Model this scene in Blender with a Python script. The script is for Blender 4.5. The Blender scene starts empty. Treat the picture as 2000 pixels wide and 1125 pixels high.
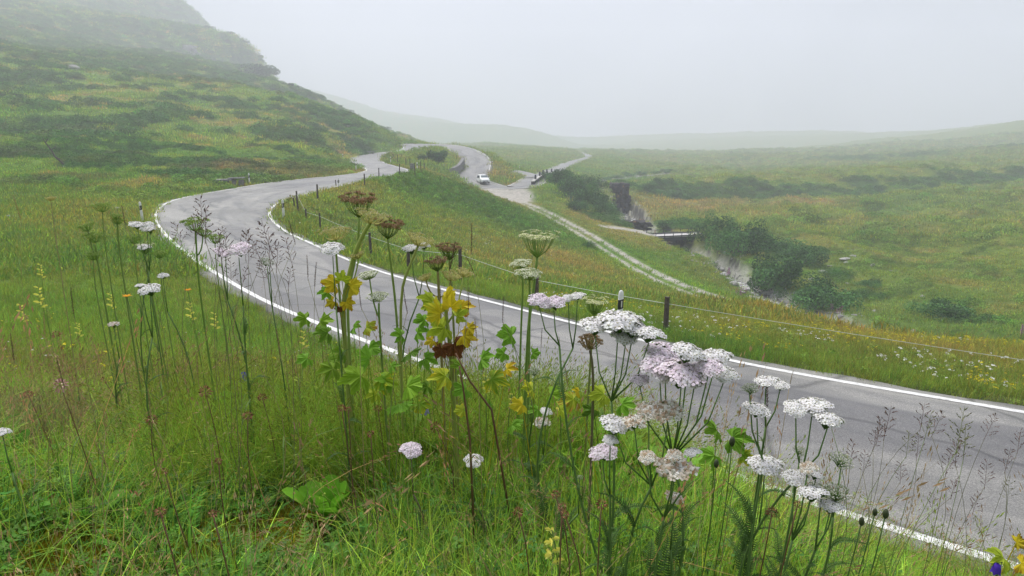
import bpy, bmesh, math, random
import numpy as np
from mathutils import Vector, Matrix, Euler
PI = math.pi
R = math.radians
SC = bpy.context.scene
COL = SC.collection
random.seed(7)
rng = np.random.default_rng(11)

# ------------------------------------------------------------------ camera, sky, sun, exposure
F = 1351.0                      # focal length in photograph pixels (2000 wide)
HZ = 265.0                      # row of the horizon
PITCH = math.atan((562.5 - HZ) / F)
ZC = 4.2                        # eye height above the near road
cam_d = bpy.data.cameras.new('camera')
cam = bpy.data.objects.new('camera', cam_d)
COL.objects.link(cam)
cam.location = (0, 0, ZC)
cam.rotation_euler = (PI / 2 - PITCH, 0, 0)
cam_d.sensor_width = 36.0
cam_d.lens = 36.0 * F / 2000.0
cam_d.clip_start = 0.05
cam_d.clip_end = 6000
SC.camera = cam

SUN_EL, SUN_AZ = R(60), R(-40)          # azimuth from +Y towards +X
HAZE_DENSITY = 0.0013
world = bpy.data.worlds.new('World')
SC.world = world
world.use_nodes = True
wn = world.node_tree
wn.nodes.clear()
w_out = wn.nodes.new('ShaderNodeOutputWorld')
w_bg = wn.nodes.new('ShaderNodeBackground')
w_sky = wn.nodes.new('ShaderNodeTexSky')
w_sky.sky_type = 'NISHITA'
w_sky.sun_disc = False
w_sky.sun_elevation = SUN_EL
w_sky.sun_rotation = SUN_AZ
w_sky.dust_density = 3.0
w_mix = wn.nodes.new('ShaderNodeMix')
w_mix.data_type = 'RGBA'
w_mix.inputs[0].default_value = 0.86
w_mix.inputs[7].default_value = (4.5, 4.65, 5.3, 1)       # the even grey of the cloud cover
wn.links.new(w_sky.outputs[0], w_mix.inputs[6])
w_tc = wn.nodes.new('ShaderNodeTexCoord')
w_no = wn.nodes.new('ShaderNodeTexNoise')                   # soft unevenness of the cloud cover, all round
w_no.inputs['Scale'].default_value = 1.5
w_no.inputs['Detail'].default_value = 4
w_no.inputs['Roughness'].default_value = .55
w_no.inputs['Distortion'].default_value = .6
wn.links.new(w_tc.outputs['Generated'], w_no.inputs['Vector'])
w_rp = wn.nodes.new('ShaderNodeValToRGB')
w_rp.color_ramp.elements[0].position = .30
w_rp.color_ramp.elements[0].color = (.55, .57, .61, 1)
w_rp.color_ramp.elements[1].position = .64
w_rp.color_ramp.elements[1].color = (1.08, 1.08, 1.08, 1)
wn.links.new(w_no.outputs[0], w_rp.inputs[0])
w_mul = wn.nodes.new('ShaderNodeMix')
w_mul.data_type = 'RGBA'
w_mul.blend_type = 'MULTIPLY'
w_mul.inputs[0].default_value = 1.0
wn.links.new(w_mix.outputs[2], w_mul.inputs[6])
wn.links.new(w_rp.outputs[0], w_mul.inputs[7])
wn.links.new(w_mul.outputs[2], w_bg.inputs[0])
w_bg.inputs[1].default_value = 0.06
wn.links.new(w_bg.outputs[0], w_out.inputs[0])

sun_d = bpy.data.lights.new('sun', 'SUN')
sun_d.energy = 1.5
sun_d.angle = R(40)
sun_d.color = (1.0, 0.96, 0.9)
sun = bpy.data.objects.new('sun', sun_d)
COL.objects.link(sun)
_sd = Vector((math.sin(SUN_AZ) * math.cos(SUN_EL), math.cos(SUN_AZ) * math.cos(SUN_EL), math.sin(SUN_EL)))
sun.rotation_euler = (-_sd).to_track_quat('-Z', 'Y').to_euler()

vs = SC.view_settings
SC.display_settings.display_device = 'sRGB'
vs.view_transform = 'Standard'
vs.look = 'None'
vs.exposure = 1.7
vs.gamma = 1.0
vs.use_curve_mapping = False
SC.cycles.use_denoising = True
SC.cycles.volume_bounces = 2
SC.cycles.max_bounces = 8
SC.cycles.transparent_max_bounces = 8

# ------------------------------------------------------------------ small helpers
CP, SP = math.cos(PITCH), math.sin(PITCH)

def ray(px, py):
    x = (px - 1000) / F
    y = (562.5 - py) / F
    return np.array([x, y * SP + CP, y * CP - SP])

def at_d(px, py, d):
    """The point seen at a photo pixel, d metres ahead."""
    r = ray(px, py)
    p = r * (d / r[1])
    return np.array([p[0], p[1], p[2] + ZC])

def at_z(px, py, z):
    """The point seen at a photo pixel, z metres from eye height."""
    r = ray(px, py)
    p = r * (z / r[2])
    return np.array([p[0], p[1], p[2] + ZC])

def at_p(px, d, z):
    return np.array([(px - 1000) / F * d, d, z + ZC])

def dense(P, step=0.5):
    P = np.array(P, float)
    s = np.r_[0, np.cumsum(np.linalg.norm(np.diff(P[:, :2], axis=0), axis=1))]
    n = len(P)
    T = np.zeros_like(P)
    for i in range(n):
        a, b = max(i - 1, 0), min(i + 1, n - 1)
        T[i] = (P[b] - P[a]) / (s[b] - s[a])
    q = np.arange(0, s[-1], step)
    k = np.clip(np.searchsorted(s, q, side='right') - 1, 0, n - 2)
    h = (s[k + 1] - s[k])[:, None]
    t = ((q - s[k])[:, None]) / h
    return ((2*t**3 - 3*t**2 + 1) * P[k] + (t**3 - 2*t**2 + t) * h * T[k]
            + (-2*t**3 + 3*t**2) * P[k + 1] + (t**3 - t**2) * h * T[k + 1])

def smooth(A, w):
    k = np.hanning(w + 2)[1:-1]
    k /= k.sum()
    p = w // 2
    return np.stack([np.convolve(np.r_[2*a[0] - a[p:0:-1], a, 2*a[-1] - a[-2:-p-2:-1]], k, 'valid') for a in A.T], 1)

def sstep(a, b, x):
    t = np.clip((x - a) / (b - a), 0, 1)
    return t * t * (3 - 2 * t)

def _hash(i, j, seed):
    h = (i.astype(np.int64) * 374761393 + j.astype(np.int64) * 668265263 + seed * 974634777) & 0xffffffff
    h = ((h ^ (h >> 13)) * 1274126177) & 0xffffffff
    h = (h ^ (h >> 16)) & 0xffffffff
    return h / 4294967295.0

def vnoise(x, y, seed=0):
    xi, yi = np.floor(x), np.floor(y)
    fx, fy = x - xi, y - yi
    fx = fx*fx*fx*(fx*(fx*6 - 15) + 10)
    fy = fy*fy*fy*(fy*(fy*6 - 15) + 10)
    a, b = _hash(xi, yi, seed), _hash(xi + 1, yi, seed)
    c, d = _hash(xi, yi + 1, seed), _hash(xi + 1, yi + 1, seed)
    return (a + (b - a) * fx) * (1 - fy) + (c + (d - c) * fx) * fy

def fbm(x, y, seed=0, oct=4):
    """Roughly 0..1, mean 0.5."""
    v, a, n = 0, 1.0, 0
    for o in range(oct):
        v = v + a * vnoise(x * 2**o + 17.3*o, y * 2**o - 9.1*o, seed + o)
        n += a
        a *= 0.5
    return np.clip((v / n - 0.5) * 1.5 + 0.5, 0, 1)

def link(o, parent=None):
    COL.objects.link(o)
    if parent is not None:
        o.parent = parent
    return o

def tag(o, label=None, cat=None, group=None, kind=None):
    if label: o['label'] = label
    if cat: o['category'] = cat
    if group: o['group'] = group
    if kind: o['kind'] = kind
    return o

def empty(name, loc=(0, 0, 0), rz=0.0):
    o = bpy.data.objects.new(name, None)
    o.empty_display_size = 0.1
    o.location = loc
    o.rotation_euler = (0, 0, rz)
    return link(o)

class MB:
    """Collects geometry; build() links it as one mesh object."""
    def __init__(s):
        s.v, s.f, s.c, s.n = [], [], [], 0
    def add(s, V, Fc, col=None):
        V = np.asarray(V, float).reshape(-1, 3)
        s.v.append(V)
        n = s.n
        s.f.extend([tuple(i + n for i in f) for f in Fc])
        if col is not None:
            s.c.append(np.tile(np.r_[np.asarray(col, float)[:3], 1.0], (len(V), 1)))
        else:
            s.c.append(np.ones((len(V), 4)))
        s.n += len(V)
        return s
    def box(s, c, size, rot=None, col=None, taper=1.0, bev=0.0):
        hx, hy, hz = [q / 2 for q in size]
        b = min(bev, hx * .9, hy * .9)
        if b > 0:
            ring = [(-hx+b, -hy), (hx-b, -hy), (hx, -hy+b), (hx, hy-b), (hx-b, hy), (-hx+b, hy), (-hx, hy-b), (-hx, -hy+b)]
        else:
            ring = [(-hx, -hy), (hx, -hy), (hx, hy), (-hx, hy)]
        n = len(ring)
        V = [(x, y, -hz) for x, y in ring] + [(x*taper, y*taper, hz) for x, y in ring]
        V = np.array(V)
        if rot is not None:
            V = V @ np.array(rot).T
        V = V + np.array(c)
        fs = [tuple(range(n-1, -1, -1)), tuple(range(n, 2*n))] + [(i, (i+1) % n, n + (i+1) % n, n + i) for i in range(n)]
        return s.add(V, fs, col)
    def tube(s, P, r, seg=6, col=None, cap=True):
        P = np.asarray(P, float)
        r = np.broadcast_to(np.asarray(r, float), (len(P),))
        V = []
        up = None
        for i in range(len(P)):
            t = P[min(i+1, len(P)-1)] - P[max(i-1, 0)]
            t = t / (np.linalg.norm(t) + 1e-12)
            if up is None:
                up = np.array([1, 0, 0]) if abs(t[0]) < 0.8 else np.array([0, 1, 0])
            a = np.cross(t, up); a /= np.linalg.norm(a) + 1e-12
            b = np.cross(t, a)
            up = np.cross(a, t) if False else up
            for k in range(seg):
                an = 2*PI*k/seg
                V.append(P[i] + r[i]*(math.cos(an)*a + math.sin(an)*b))
        fs = []
        for i in range(len(P)-1):
            for k in range(seg):
                fs.append((i*seg+k, i*seg+(k+1) % seg, (i+1)*seg+(k+1) % seg, (i+1)*seg+k))
        if cap:
            fs.append(tuple(range(seg-1, -1, -1)))
            fs.append(tuple((len(P)-1)*seg+k for k in range(seg)))
        return s.add(V, fs, col)
    def build(s, name, m, parent=None, smooth_=False, link_=True):
        me = mesh_from(name, np.concatenate(s.v), s.f, m, smooth_)
        at = me.color_attributes.new('tint', 'FLOAT_COLOR', 'POINT')
        at.data.foreach_set('color', np.concatenate(s.c).astype(np.float32).ravel())
        o = bpy.data.objects.new(name, me)
        if link_:
            link(o, parent)
        return o

def mesh_from(name, V, Fc, m=None, smooth_=False):
    me = bpy.data.meshes.new(name)
    V = np.asarray(V, np.float32)
    if isinstance(Fc, np.ndarray):
        n, k = Fc.shape
        me.vertices.add(len(V)); me.vertices.foreach_set('co', V.ravel())
        me.loops.add(n*k); me.loops.foreach_set('vertex_index', Fc.astype(np.int32).ravel())
        me.polygons.add(n); me.polygons.foreach_set('loop_start', np.arange(0, n*k, k, dtype=np.int32))
        me.update(calc_edges=True)
    else:
        me.from_pydata([tuple(v) for v in V.tolist()], [], Fc)
    if m is not None:
        me.materials.append(m)
    if smooth_:
        me.polygons.foreach_set('use_smooth', np.ones(len(me.polygons), bool))
    return me

def rotm(rx=0, ry=0, rz=0):
    return np.array(Euler((rx, ry, rz)).to_matrix())

def copy_tree(o, parent=None):
    c = o.copy()
    COL.objects.link(c)
    if parent is not None:
        c.parent = parent
    for ch in o.children:
        copy_tree(ch, c)
    return c
# ------------------------------------------------------------------ road alignment (edge lines, m)
RL = [at_z(*p) for p in [(2000,1112,-4.2),(1640,1003,-4.2),(1250,862,-4.2),(900,735,-4.22),(577,615,-4.25),(495,577,-4.27),(427,537,-4.28),
    (378,506,-4.3),(339,474,-4.3),(310,442,-4.3),(303,425,-4.3),(310,409,-4.3),(331,394,-4.3),(378,382,-4.3),(442,371,-4.3),(513,359,-4.3),
    (600,348.6,-4.3),(650,344,-4.3),(696,338.4,-4.3),(715.5,333,-4.3),(711,328,-4.3),(693,322.3,-4.3),(681,315,-4.3),(681,310,-4.3),
    (699,305,-4.3),(735,299,-4.2)]]
RL += [at_d(*p) for p in [(768,294.6,168),(786,291,174),(788,286,180),(779,281,187),(790,279,193),(825,278.8,196),(864,280.5,195),(900,285,189),
    (930,293.4,179),(948,303,169),(957,315,158),(955.5,333,147),(946,351,139)]]
RR = [at_z(*p) for p in [(2000,806,-4.2),(1425,705,-4.2),(897,574,-4.22),(804,549,-4.25),(733,528,-4.27),(662,501,-4.3),(609,476,-4.3),
    (566,456.6,-4.3),(538,437,-4.3),(526,419,-4.3),(530.6,407,-4.3),(548,394,-4.3),(587.5,382,-4.3),(633.7,370,-4.3),(658,364,-4.3),
    (700,354,-4.3),(747,345,-4.3),(780,339,-4.3),(797,333.6,-4.3),(791,330,-4.3),(768,324,-4.3),(750,318,-4.3),(745.5,313.5,-4.3),
    (750,308,-4.3),(770,302,-4.3)]]
RR += [at_d(*p) for p in [(803,296.5,165),(828,291,177),(845,287.5,184),(858,286.5,187),(870,288.5,185),(879,293,179),(897,303,167),(909,318,156),
    (906,331.5,147),(889.5,345,138.5)]]

def extend_front(P, n, step):
    v = P[0] - P[1]
    v = v / np.linalg.norm(v)
    return [P[0] + v * step * k + np.array([0, -0.004*(step*k)**2 * 0, 0]) for k in range(n, 0, -1)] + P
RL = extend_front(RL, 8, 5.0)
RR = extend_front(RR, 8, 5.0)

def pair_edges(L, Rr):
    i = j = 0
    pr = [(0, 0)]
    D = lambda i, j: np.linalg.norm(L[i, :2] - Rr[j, :2])
    while i < len(L) - 1 or j < len(Rr) - 1:
        c = []
        if i < len(L) - 1: c.append((D(i+1, j), i+1, j))
        if j < len(Rr) - 1: c.append((D(i, j+1), i, j+1))
        if i < len(L) - 1 and j < len(Rr) - 1: c.append((D(i+1, j+1) - .01, i+1, j+1))
        _, i, j = min(c)
        pr.append((i, j))
    pr = np.array(pr)
    return L[pr[:, 0]], Rr[pr[:, 1]]
_l, _r = pair_edges(dense(RL), dense(RR))
# beyond the car the road is laid out by its centre line
ctr = [(957,364.5,131,5.6),(985,367.5,128,5.6),(1012,366,127.5,5.6),(1034,357,134,5.6),(1044,349.5,146,5.6),(1058,343.5,166,5.6),(1076,335.5,205,5.4),
       (1104,322.5,270,5.2),(1130,313,335,5.2),(1147,308.3,380,5.2),(1141,301,450,5.2),(1128,296.6,540,5.2),(1112,292.5,680,5.2)]
C0 = (_l[-1] + _r[-1]) / 2
cpts = dense([np.r_[C0, 5.8]] + [np.r_[at_d(a, b, d), w] for a, b, d, w in ctr])
def offset_line(cp):
    t = np.gradient(cp[:, :2], axis=0)
    t /= np.linalg.norm(t, axis=1)[:, None]
    n = np.stack([-t[:, 1], t[:, 0]], 1)          # left of travel
    a, b = cp[:, :3].copy(), cp[:, :3].copy()
    a[:, :2] += n * cp[:, 3:4] / 2
    b[:, :2] -= n * cp[:, 3:4] / 2
    return a, b
_l2, _r2 = offset_line(cpts)
ROAD_L = np.concatenate([_l, _l2[3:]])
ROAD_R = np.concatenate([_r, _r2[3:]])
# even out spacing and smooth
_m = (ROAD_L + ROAD_R) / 2
_s = np.r_[0, np.cumsum(np.linalg.norm(np.diff(_m[:, :2], axis=0), axis=1) + 1e-4)]
_q = np.arange(0, _s[-1], 0.6)
ROAD_L = smooth(np.stack([np.interp(_q, _s, ROAD_L[:, k]) for k in range(3)], 1), 7)
ROAD_R = smooth(np.stack([np.interp(_q, _s, ROAD_R[:, k]) for k in range(3)], 1), 7)
_zz = smooth(np.stack([(ROAD_L[:, 2] + ROAD_R[:, 2]) / 2, ROAD_R[:, 2] - ROAD_L[:, 2]], 1), 25)
_zz[:, 1] = np.clip(_zz[:, 1], -0.5, 0.5)
ROAD_L[:, 2] = _zz[:, 0] - _zz[:, 1] / 2
ROAD_R[:, 2] = _zz[:, 0] + _zz[:, 1] / 2
ROAD_S = _q
side_c = dense([np.r_[at_d(*p), 4.6] for p in [(1046,346.5,150),(1030,341,160),(1003,334.5,172),(980,331,182),(960,329,192)]])
SIDE_L, SIDE_R = offset_line(side_c)
TRACK = dense([at_d(*p) for p in [(985,381,118.5),(1008,392,113),(1045,406,107),(1090,429,99),(1138,455,91),(1190,487,80),(1243,519,70),(1300,548,61),(1350,568,56),(1400,585,52)]])
TRACK = smooth(TRACK, 9)
STREAM = dense([at_d(*p) for p in [(1330,341,262),(1270,343,246),(1210,350,228),(1165,361,203),(1147,372,186)]] +
    [at_p(1178,172,-15.6), at_p(1205,158,-16.8), at_p(1228,140,-17.0), at_p(1262,118,-17.2), at_p(1325,100,-17.3)] +
    [at_d(*p) for p in [(1410,540,87),(1440,557,81.5),(1475,576,77),(1530,598,72)]] + [at_p(1640,62,-18.1), at_p(2000,46,-18.6), at_p(2600,36,-19)], 1.0)
STREAM_W = np.interp(STREAM[:, 1], [40, 70, 90, 110, 132, 175, 195, 260], [2.4, 3.4, 2.6, 2.6, 4.6, 3.6, 3.6, 2.6])

# ------------------------------------------------------------------ terrain heights
TC = []
def cd(*pts):
    for p in pts: TC.append(at_d(*p))
def cz(*pts):
    for p in pts: TC.append(at_p(*p))
for th in np.arange(0, 2*PI, PI/8):
    TC.append(np.array([0.7*math.sin(th), 0.7*math.cos(th), ZC - .82]))
cz((0,1.0,-.84),(0,1.7,-.92),(0,2.8,-1.2),(0,4,-1.6),(0,8,-2.6),(0,15,-3.7),(0,25,-4.3), (-600,4,-1.5),(-600,10,-2.5),(-600,25,-3.5),
   (300,1.0,-.84),(300,1.7,-.93),(300,2.8,-1.22),(300,4,-1.65),(300,8,-2.65),(300,14,-3.8),(300,22,-4.3),(150,33,-4.5),
   (600,1.0,-.83),(600,1.7,-.94),(600,2.8,-1.26),(600,4,-1.75),(600,6,-2.5),(600,10,-3.7),(600,13.5,-4.25),
   (1000,1.0,-.83),(1000,1.7,-.95),(1000,2.8,-1.3),(1000,4,-1.9),(1000,5.5,-2.65),(1000,7.5,-3.55),(1000,9.5,-4.15),
   (1400,.8,-.84),(1400,1.2,-.87),(1400,1.7,-1.0),(1400,2.5,-1.36),(1400,4,-2.25),(1400,5.5,-3.1),(1400,7,-3.9),
   (1700,.8,-.86),(1700,1.2,-.95),(1700,1.7,-1.24),(1700,2.5,-1.78),(1700,4,-2.75),(1700,5.4,-3.6),(2000,.8,-.9),(2000,1.2,-1.04),(2000,1.7,-1.4),(2000,2.5,-2.0),(2000,4,-3.05),(2000,5.6,-4.05),(2600,2,-1.5),(2600,3.2,-2.9),(2600,4.2,-4.1))
for th, rr, z in [(1.7,6,-2.2),(2.2,8,-.8),(-1.5,8,-1.8),(-2.2,10,0),(PI,10,.6),(1.7,40,-4),(2.2,50,5),(PI,60,9),(-2.2,60,8),(-1.5,50,2),(1.4,60,-10),(1.4,160,-8),
                  (2.2,250,40),(PI,250,45),(-2.2,250,50),(-1.5,250,60),(1.7,250,6),(1.4,500,30),(2.2,900,60),(PI,900,60),(-2.2,900,80),(-1.4,900,110),(1.4,900,40),(1.2,1500,30),
                  (-1.0,1500,120),(-.4,1500,150),(.1,1500,-5),(.5,1500,-5),(2.2,1500,70),(PI,1500,70),(-2.2,1500,90)]:
    TC.append(np.array([rr*math.sin(th), rr*math.cos(th), ZC + z]))
# left hillside
cd((-300,380,55),(-300,280,95),(-300,150,150),(-300,40,210),(0,400,44),(0,350,57),(0,270,92),(0,180,150),(0,90,310),(0,0,560),
   (200,400,43),(200,335,68),(200,262,112),(200,180,175),(200,95,350),(200,5,660),(300,375,53),(300,270,112),(300,180,180),(300,110,330),(100,45,470),(100,135,200),(400,335,76),(400,272,118),(400,200,180),(400,130,320),(400,60,560),(382,12,760),
   (480,62,580),(300,50,580),(480,330,80),(550,335,80),(550,292,112),(550,240,152),(550,190,240),(542,132,420),(600,170,320),(640,320,92),(640,290,120),(640,252,152),(646,202,230),
   (600,330,84),(690,290,128),(720,272,150),(700,228,205),(740,253,188),(772,268,184),(748,284,172),(660,308,118),(668,322,104))
cz((300,900,190),(0,820,210),(-400,600,150),(382,1000,165),(480,760,60),(545,540,18),(600,400,2),(650,290,-4),(700,280,-3),(740,250,-5),(775,230,-6))
# far left ridge, valley end, far right ridge
cd((1128,281,1250),(1085,264,1270),(1040,252,1280),(960,242,1300),(850,236,1300),(700,236,1300),(1000,282,640),(900,278,640),(820,276,640),(1050,288,560),(900,283,480),(1000,292,420),(1050,300,360),(1060,318,262),(1000,318,262),
   (1150,285,1280),(1250,274,1280),(1350,271,1280),(1500,264,1260),(1700,256,1250),(1900,250,1240),(1200,299,900),(1300,300,860),(1450,296,980),(1600,291,1000),(1300,320,400),(1500,327,380),
   (2000,234,720),(1940,256,680),(1880,274,640),(1800,291,540),(1650,308,470),(1750,305,440),(2000,286,460),(2400,240,350),(2400,320,210),
   (1200,332,290),(1100,340,225),(1250,338,270),(1400,350,235),(1650,345,225),
   (1240,362,196),(1292,404,152),(1400,398,160),(1550,394,166),(1750,382,174),(1900,371,182),(2000,362,186),(2400,370,150),
   (1420,430,126),(1500,450,115),(1650,450,112),(1800,450,108),(2000,450,104),(1580,490,100),(1700,520,90),(1850,520,84),(2000,540,76),(1620,560,80),(1700,600,73),(1850,600,66),(2000,620,58),(2400,560,60))
cz((1128,1400,-16),(960,1480,10),(1350,1450,0),(1700,1450,20),(1900,900,6),(2000,950,20))
cz((450,980,70),(545,620,-8),(600,460,-15),(650,430,-18),(720,400,-12),(800,400,-12),(500,1000,10),(600,700,-24),(700,700,-24),(850,700,-22),(700,450,-20),(800,560,-20),(650,1000,-24),(900,500,-12),(380,1250,120))
# the riser of the upper bench across the stream
for px, py, d in [(1300,358,188),(1400,357,192),(1500,357,198),(1600,355,203),(1700,349,209),(1800,342,216),(1900,334,226),(2000,325,236),(2200,322,240)]:
    t_ = at_d(px, py, d); zt = t_[2] - ZC
    cd((px, py, d)); cz((px, d + 8, zt + .1), (px, d - 9, zt - 2.9), (px, d - 15, zt - 3.6))
# gorge rims, bridge banks, inner meadow, slope below the road
cd((1090,352,172),(1110,362,160),(1160,352,222),(1195,352,214),(1215,357,190),(1228,362,172),(1250,372,168),(1085,372,140),(1110,392,128),(1150,418,116),(1200,436,112),(1262,458,101),(1240,448,104),(1185,428,116),(1240,420,132),(1310,432,122),(1378,458,102),
   (1400,470,104),(1300,480,90),(1340,505,83),(1390,535,77.5),(1430,565,72),(1470,590,69),(1250,470,92),(1200,470,90))
cd((850,341,100),(800,338,94),(900,360,102),(940,376,104),(975,393,108),(830,400,70),(760,360,76),(700,375,62),(640,385,60),(640,440,44),(700,450,46),(800,450,52),(900,450,60),(1000,450,74),(920,410,78),
   (1060,470,72),(1000,520,46),(900,520,36),(800,510,31),(700,490,31),(1100,520,54),(1150,560,36),(1050,560,30),(1200,540,58),(1250,575,38),(1330,585,42),(1300,610,24),(1250,640,16.8),(1400,660,17),
   (1500,604,28),(1600,640,21),(1500,680,15.5),(1700,700,14.2),(1750,660,19),(2000,684,17),(1850,672,18),(2000,740,13),(2400,700,15))
cz((1500,45,-12.6),(1700,38,-12),(2000,32,-11.5),(2400,30,-11),(1600,32,-9.6),(1800,27,-9),(860,120,-7.9),(900,118,-9.3),(950,116,-10.3),(860,108,-6.6))
# islands and embankments between the loops
cd((770,316,122),(790,318,116),(810,302,150),(840,296,155),(850,291,165),(862,292,168),(800,326,100),(840,330,112),(880,318,140),(885,326,133),(975,318,158),(975,335,146),(990,345,142),(965,345,138),(1000,352,139),(1010,345,143),(960,305,172),(985,352,135))
cz((1000,205,-9.5),(960,225,-8),(900,225,-5.5),(840,230,-4.5),(790,220,-5))
for k in range(0, len(ROAD_L), 7):
    TC.append(ROAD_L[k]); TC.append(ROAD_R[k])
for k in range(0, len(TRACK), 10): TC.append(TRACK[k])
TC = np.array(TC)
def lp(x, y):
    return np.arctan2(x, y), np.log(np.hypot(x, y))
TU, TV = lp(TC[:, 0], TC[:, 1])
keep = []
_seen = set()
for i in range(len(TC)):
    k = (round(TU[i] / 0.008), round(TV[i] / 0.008))
    if k in _seen: continue
    _seen.add(k); keep.append(i)
TC = TC[keep]; TU = TU[keep]; TV = TV[keep]
KC = 0.02
def _ker(du, dv):
    return np.sqrt(4*np.sin(du/2)**2 + dv*dv + KC*KC)
A = _ker(TU[:, None] - TU[None], TV[:, None] - TV[None])
A[np.diag_indices(len(A))] -= 0.0
n = len(TC)
M = np.zeros((n+1, n+1)); M[:n, :n] = A - 0*np.eye(n); M[:n, n] = 1; M[n, :n] = 1
M[:n, :n] -= 0.01 * np.eye(n)
_w = np.linalg.solve(M, np.r_[TC[:, 2], 0])
def rbf(x, y):
    u, v = lp(x, y)
    out = np.empty(len(u))
    for a in range(0, len(u), 20000):
        b = min(a + 20000, len(u))
        out[a:b] = _ker(u[a:b, None] - TU[None], v[a:b, None] - TV[None]) @ _w[:n] + _w[n]
    return out

def near_strip(x, y, Lq, Rq, reach=14.0, step=1):
    """For points: distance outside a strip's edge (negative inside), the strip's height, its across-fraction, index."""
    e = np.full(len(x), 1e3); zz = np.zeros(len(x)); tt = np.zeros(len(x)); kk = np.zeros(len(x), int)
    Lq, Rq = Lq[::step], Rq[::step]
    mid = (Lq + Rq)[:, :2] / 2
    # coarse pre-selection on a grid
    cell = 8.0
    occ = {}
    cx, cy = np.floor(x / cell).astype(int), np.floor(y / cell).astype(int)
    key = cx * 100003 + cy
    order = np.argsort(key, kind='stable'); ks = key[order]
    uk, st = np.unique(ks, return_index=True)
    en = np.r_[st[1:], len(ks)]
    for q in range(len(uk)):
        idx = order[st[q]:en[q]]
        gx, gy = (cx[idx[0]] + .5) * cell, (cy[idx[0]] + .5) * cell
        dm = np.hypot(mid[:, 0] - gx, mid[:, 1] - gy)
        cand = np.nonzero(dm < reach + cell)[0]
        if len(cand) == 0: continue
        px, py = x[idx], y[idx]
        l, r = Lq[cand], Rq[cand]
        w2 = ((r - l)[:, :2]**2).sum(1)
        for a in range(0, len(idx), 4000):
            sl = slice(a, a + 4000)
            X, Y = px[sl][:, None], py[sl][:, None]
            t = ((X - l[:, 0]) * (r - l)[:, 0] + (Y - l[:, 1]) * (r - l)[:, 1]) / w2
            tc = np.clip(t, 0, 1)
            qx, qy = l[:, 0] + tc * (r - l)[:, 0], l[:, 1] + tc * (r - l)[:, 1]
            d = np.hypot(X - qx, Y - qy)
            k = d.argmin(1)
            rows = np.arange(len(k))
            ins = np.minimum(tc, 1 - tc)[rows, k] * np.sqrt(w2[k])
            dd = d[rows, k]
            ii = idx[sl]
            e[ii] = np.where(ins > 0.01, np.where(dd < .45, -ins, dd), dd)
            zz[ii] = l[k, 2] + tc[rows, k] * (r - l)[k, 2]
            tt[ii] = t[rows, k]
            kk[ii] = cand[k] * step
    return e, zz, tt, kk

# polar grid about the camera: fine where the photograph looks, coarse elsewhere
_rs = [0.22]
while _rs[-1] < 1500:
    r_ = _rs[-1]
    _rs.append(r_ + (max(0.05, 0.0105 * r_) if r_ < 320 else 0.03 * r_))
RS = np.array(_rs)
TH = np.unique(np.r_[np.linspace(-0.80, 0.80, 780), np.linspace(0.80, 2*PI - 0.80, 64)[1:-1]])
NR, NT = len(RS), len(TH)
GX = RS[None, :] * np.sin(TH)[:, None]
GY = RS[None, :] * np.cos(TH)[:, None]
gx, gy = GX.ravel(), GY.ravel()
gz = rbf(gx, gy)
gr = np.hypot(gx, gy)
# grass hummocks and rougher heath
hill = sstep(-8, -34, gx - 0.0*gy) * sstep(42, 75, gy)
amp = np.interp(gr, [0, 2, 8, 30, 80, 200, 600], [0.03, 0.06, 0.10, 0.14, 0.22, 0.5, 1.5])
gz += amp * (fbm(gx*0.9, gy*0.9, 3, 3) - .5) * np.interp(gr, [0, 60, 200], [1, .8, .3])
gz += amp * 1.1 * (fbm(gx*0.22, gy*0.22, 9, 3) - .5)
gz += hill * (2.2 * (fbm(gx*0.055, gy*0.035, 21, 4) - .5) + 1.0 * (fbm(gx*.16, gy*.10, 5, 3) - .5)) * sstep(40, 120, gr)
right = sstep(16, 46, gx - .1*gy) * sstep(55, 90, gy) * sstep(420, 240, gy)
gz += right * (3.2 * (fbm(gx*0.05, gy*0.035, 25, 3) - .5) + 1.8 * (fbm(gx*.17, gy*.12, 26, 3) - .5))
gz += sstep(250, 700, gr) * 9 * (fbm(gx*0.008, gy*0.008, 31, 4) - .5)
# stream bed
sd = np.full(len(gx), 1e3); sz = np.zeros(len(gx))
_sn = np.gradient(STREAM[:, :2], axis=0); _sn /= np.linalg.norm(_sn, axis=1)[:, None]
_SL, _SR = STREAM.copy(), STREAM.copy()
_SL[:, 0] -= _sn[:, 1]*STREAM_W/2; _SL[:, 1] += _sn[:, 0]*STREAM_W/2
_SR[:, 0] += _sn[:, 1]*STREAM_W/2; _SR[:, 1] -= _sn[:, 0]*STREAM_W/2
SE, SZ, ST, SK = near_strip(gx, gy, _SL, _SR, 16)
sy = STREAM[np.clip(SK, 0, len(STREAM)-1), 1]
steep = np.interp(sy, [50, 70, 100, 120, 140, 165, 180, 200], [0.9, 0.9, 1.6, 1.6, 2.6, 2.6, 0.8, 0.5])
_SEn = SE + (fbm(gx*.12, gy*.12, 43, 3) - .5)*3.4*sstep(0, 2.0, SE)
bank = SZ - 0.25 + np.where(SE < 0, -0.15*np.minimum(-SE, 1), _SEn * steep * (0.75 + .5*fbm(gx*.5, gy*.5, 41, 2)))
gz = np.where(SE < 16, np.minimum(gz, np.maximum(bank, gz - np.interp(SE, [-3, 0, 10, 16], [30, 30, 6, 0]))), gz)
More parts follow.
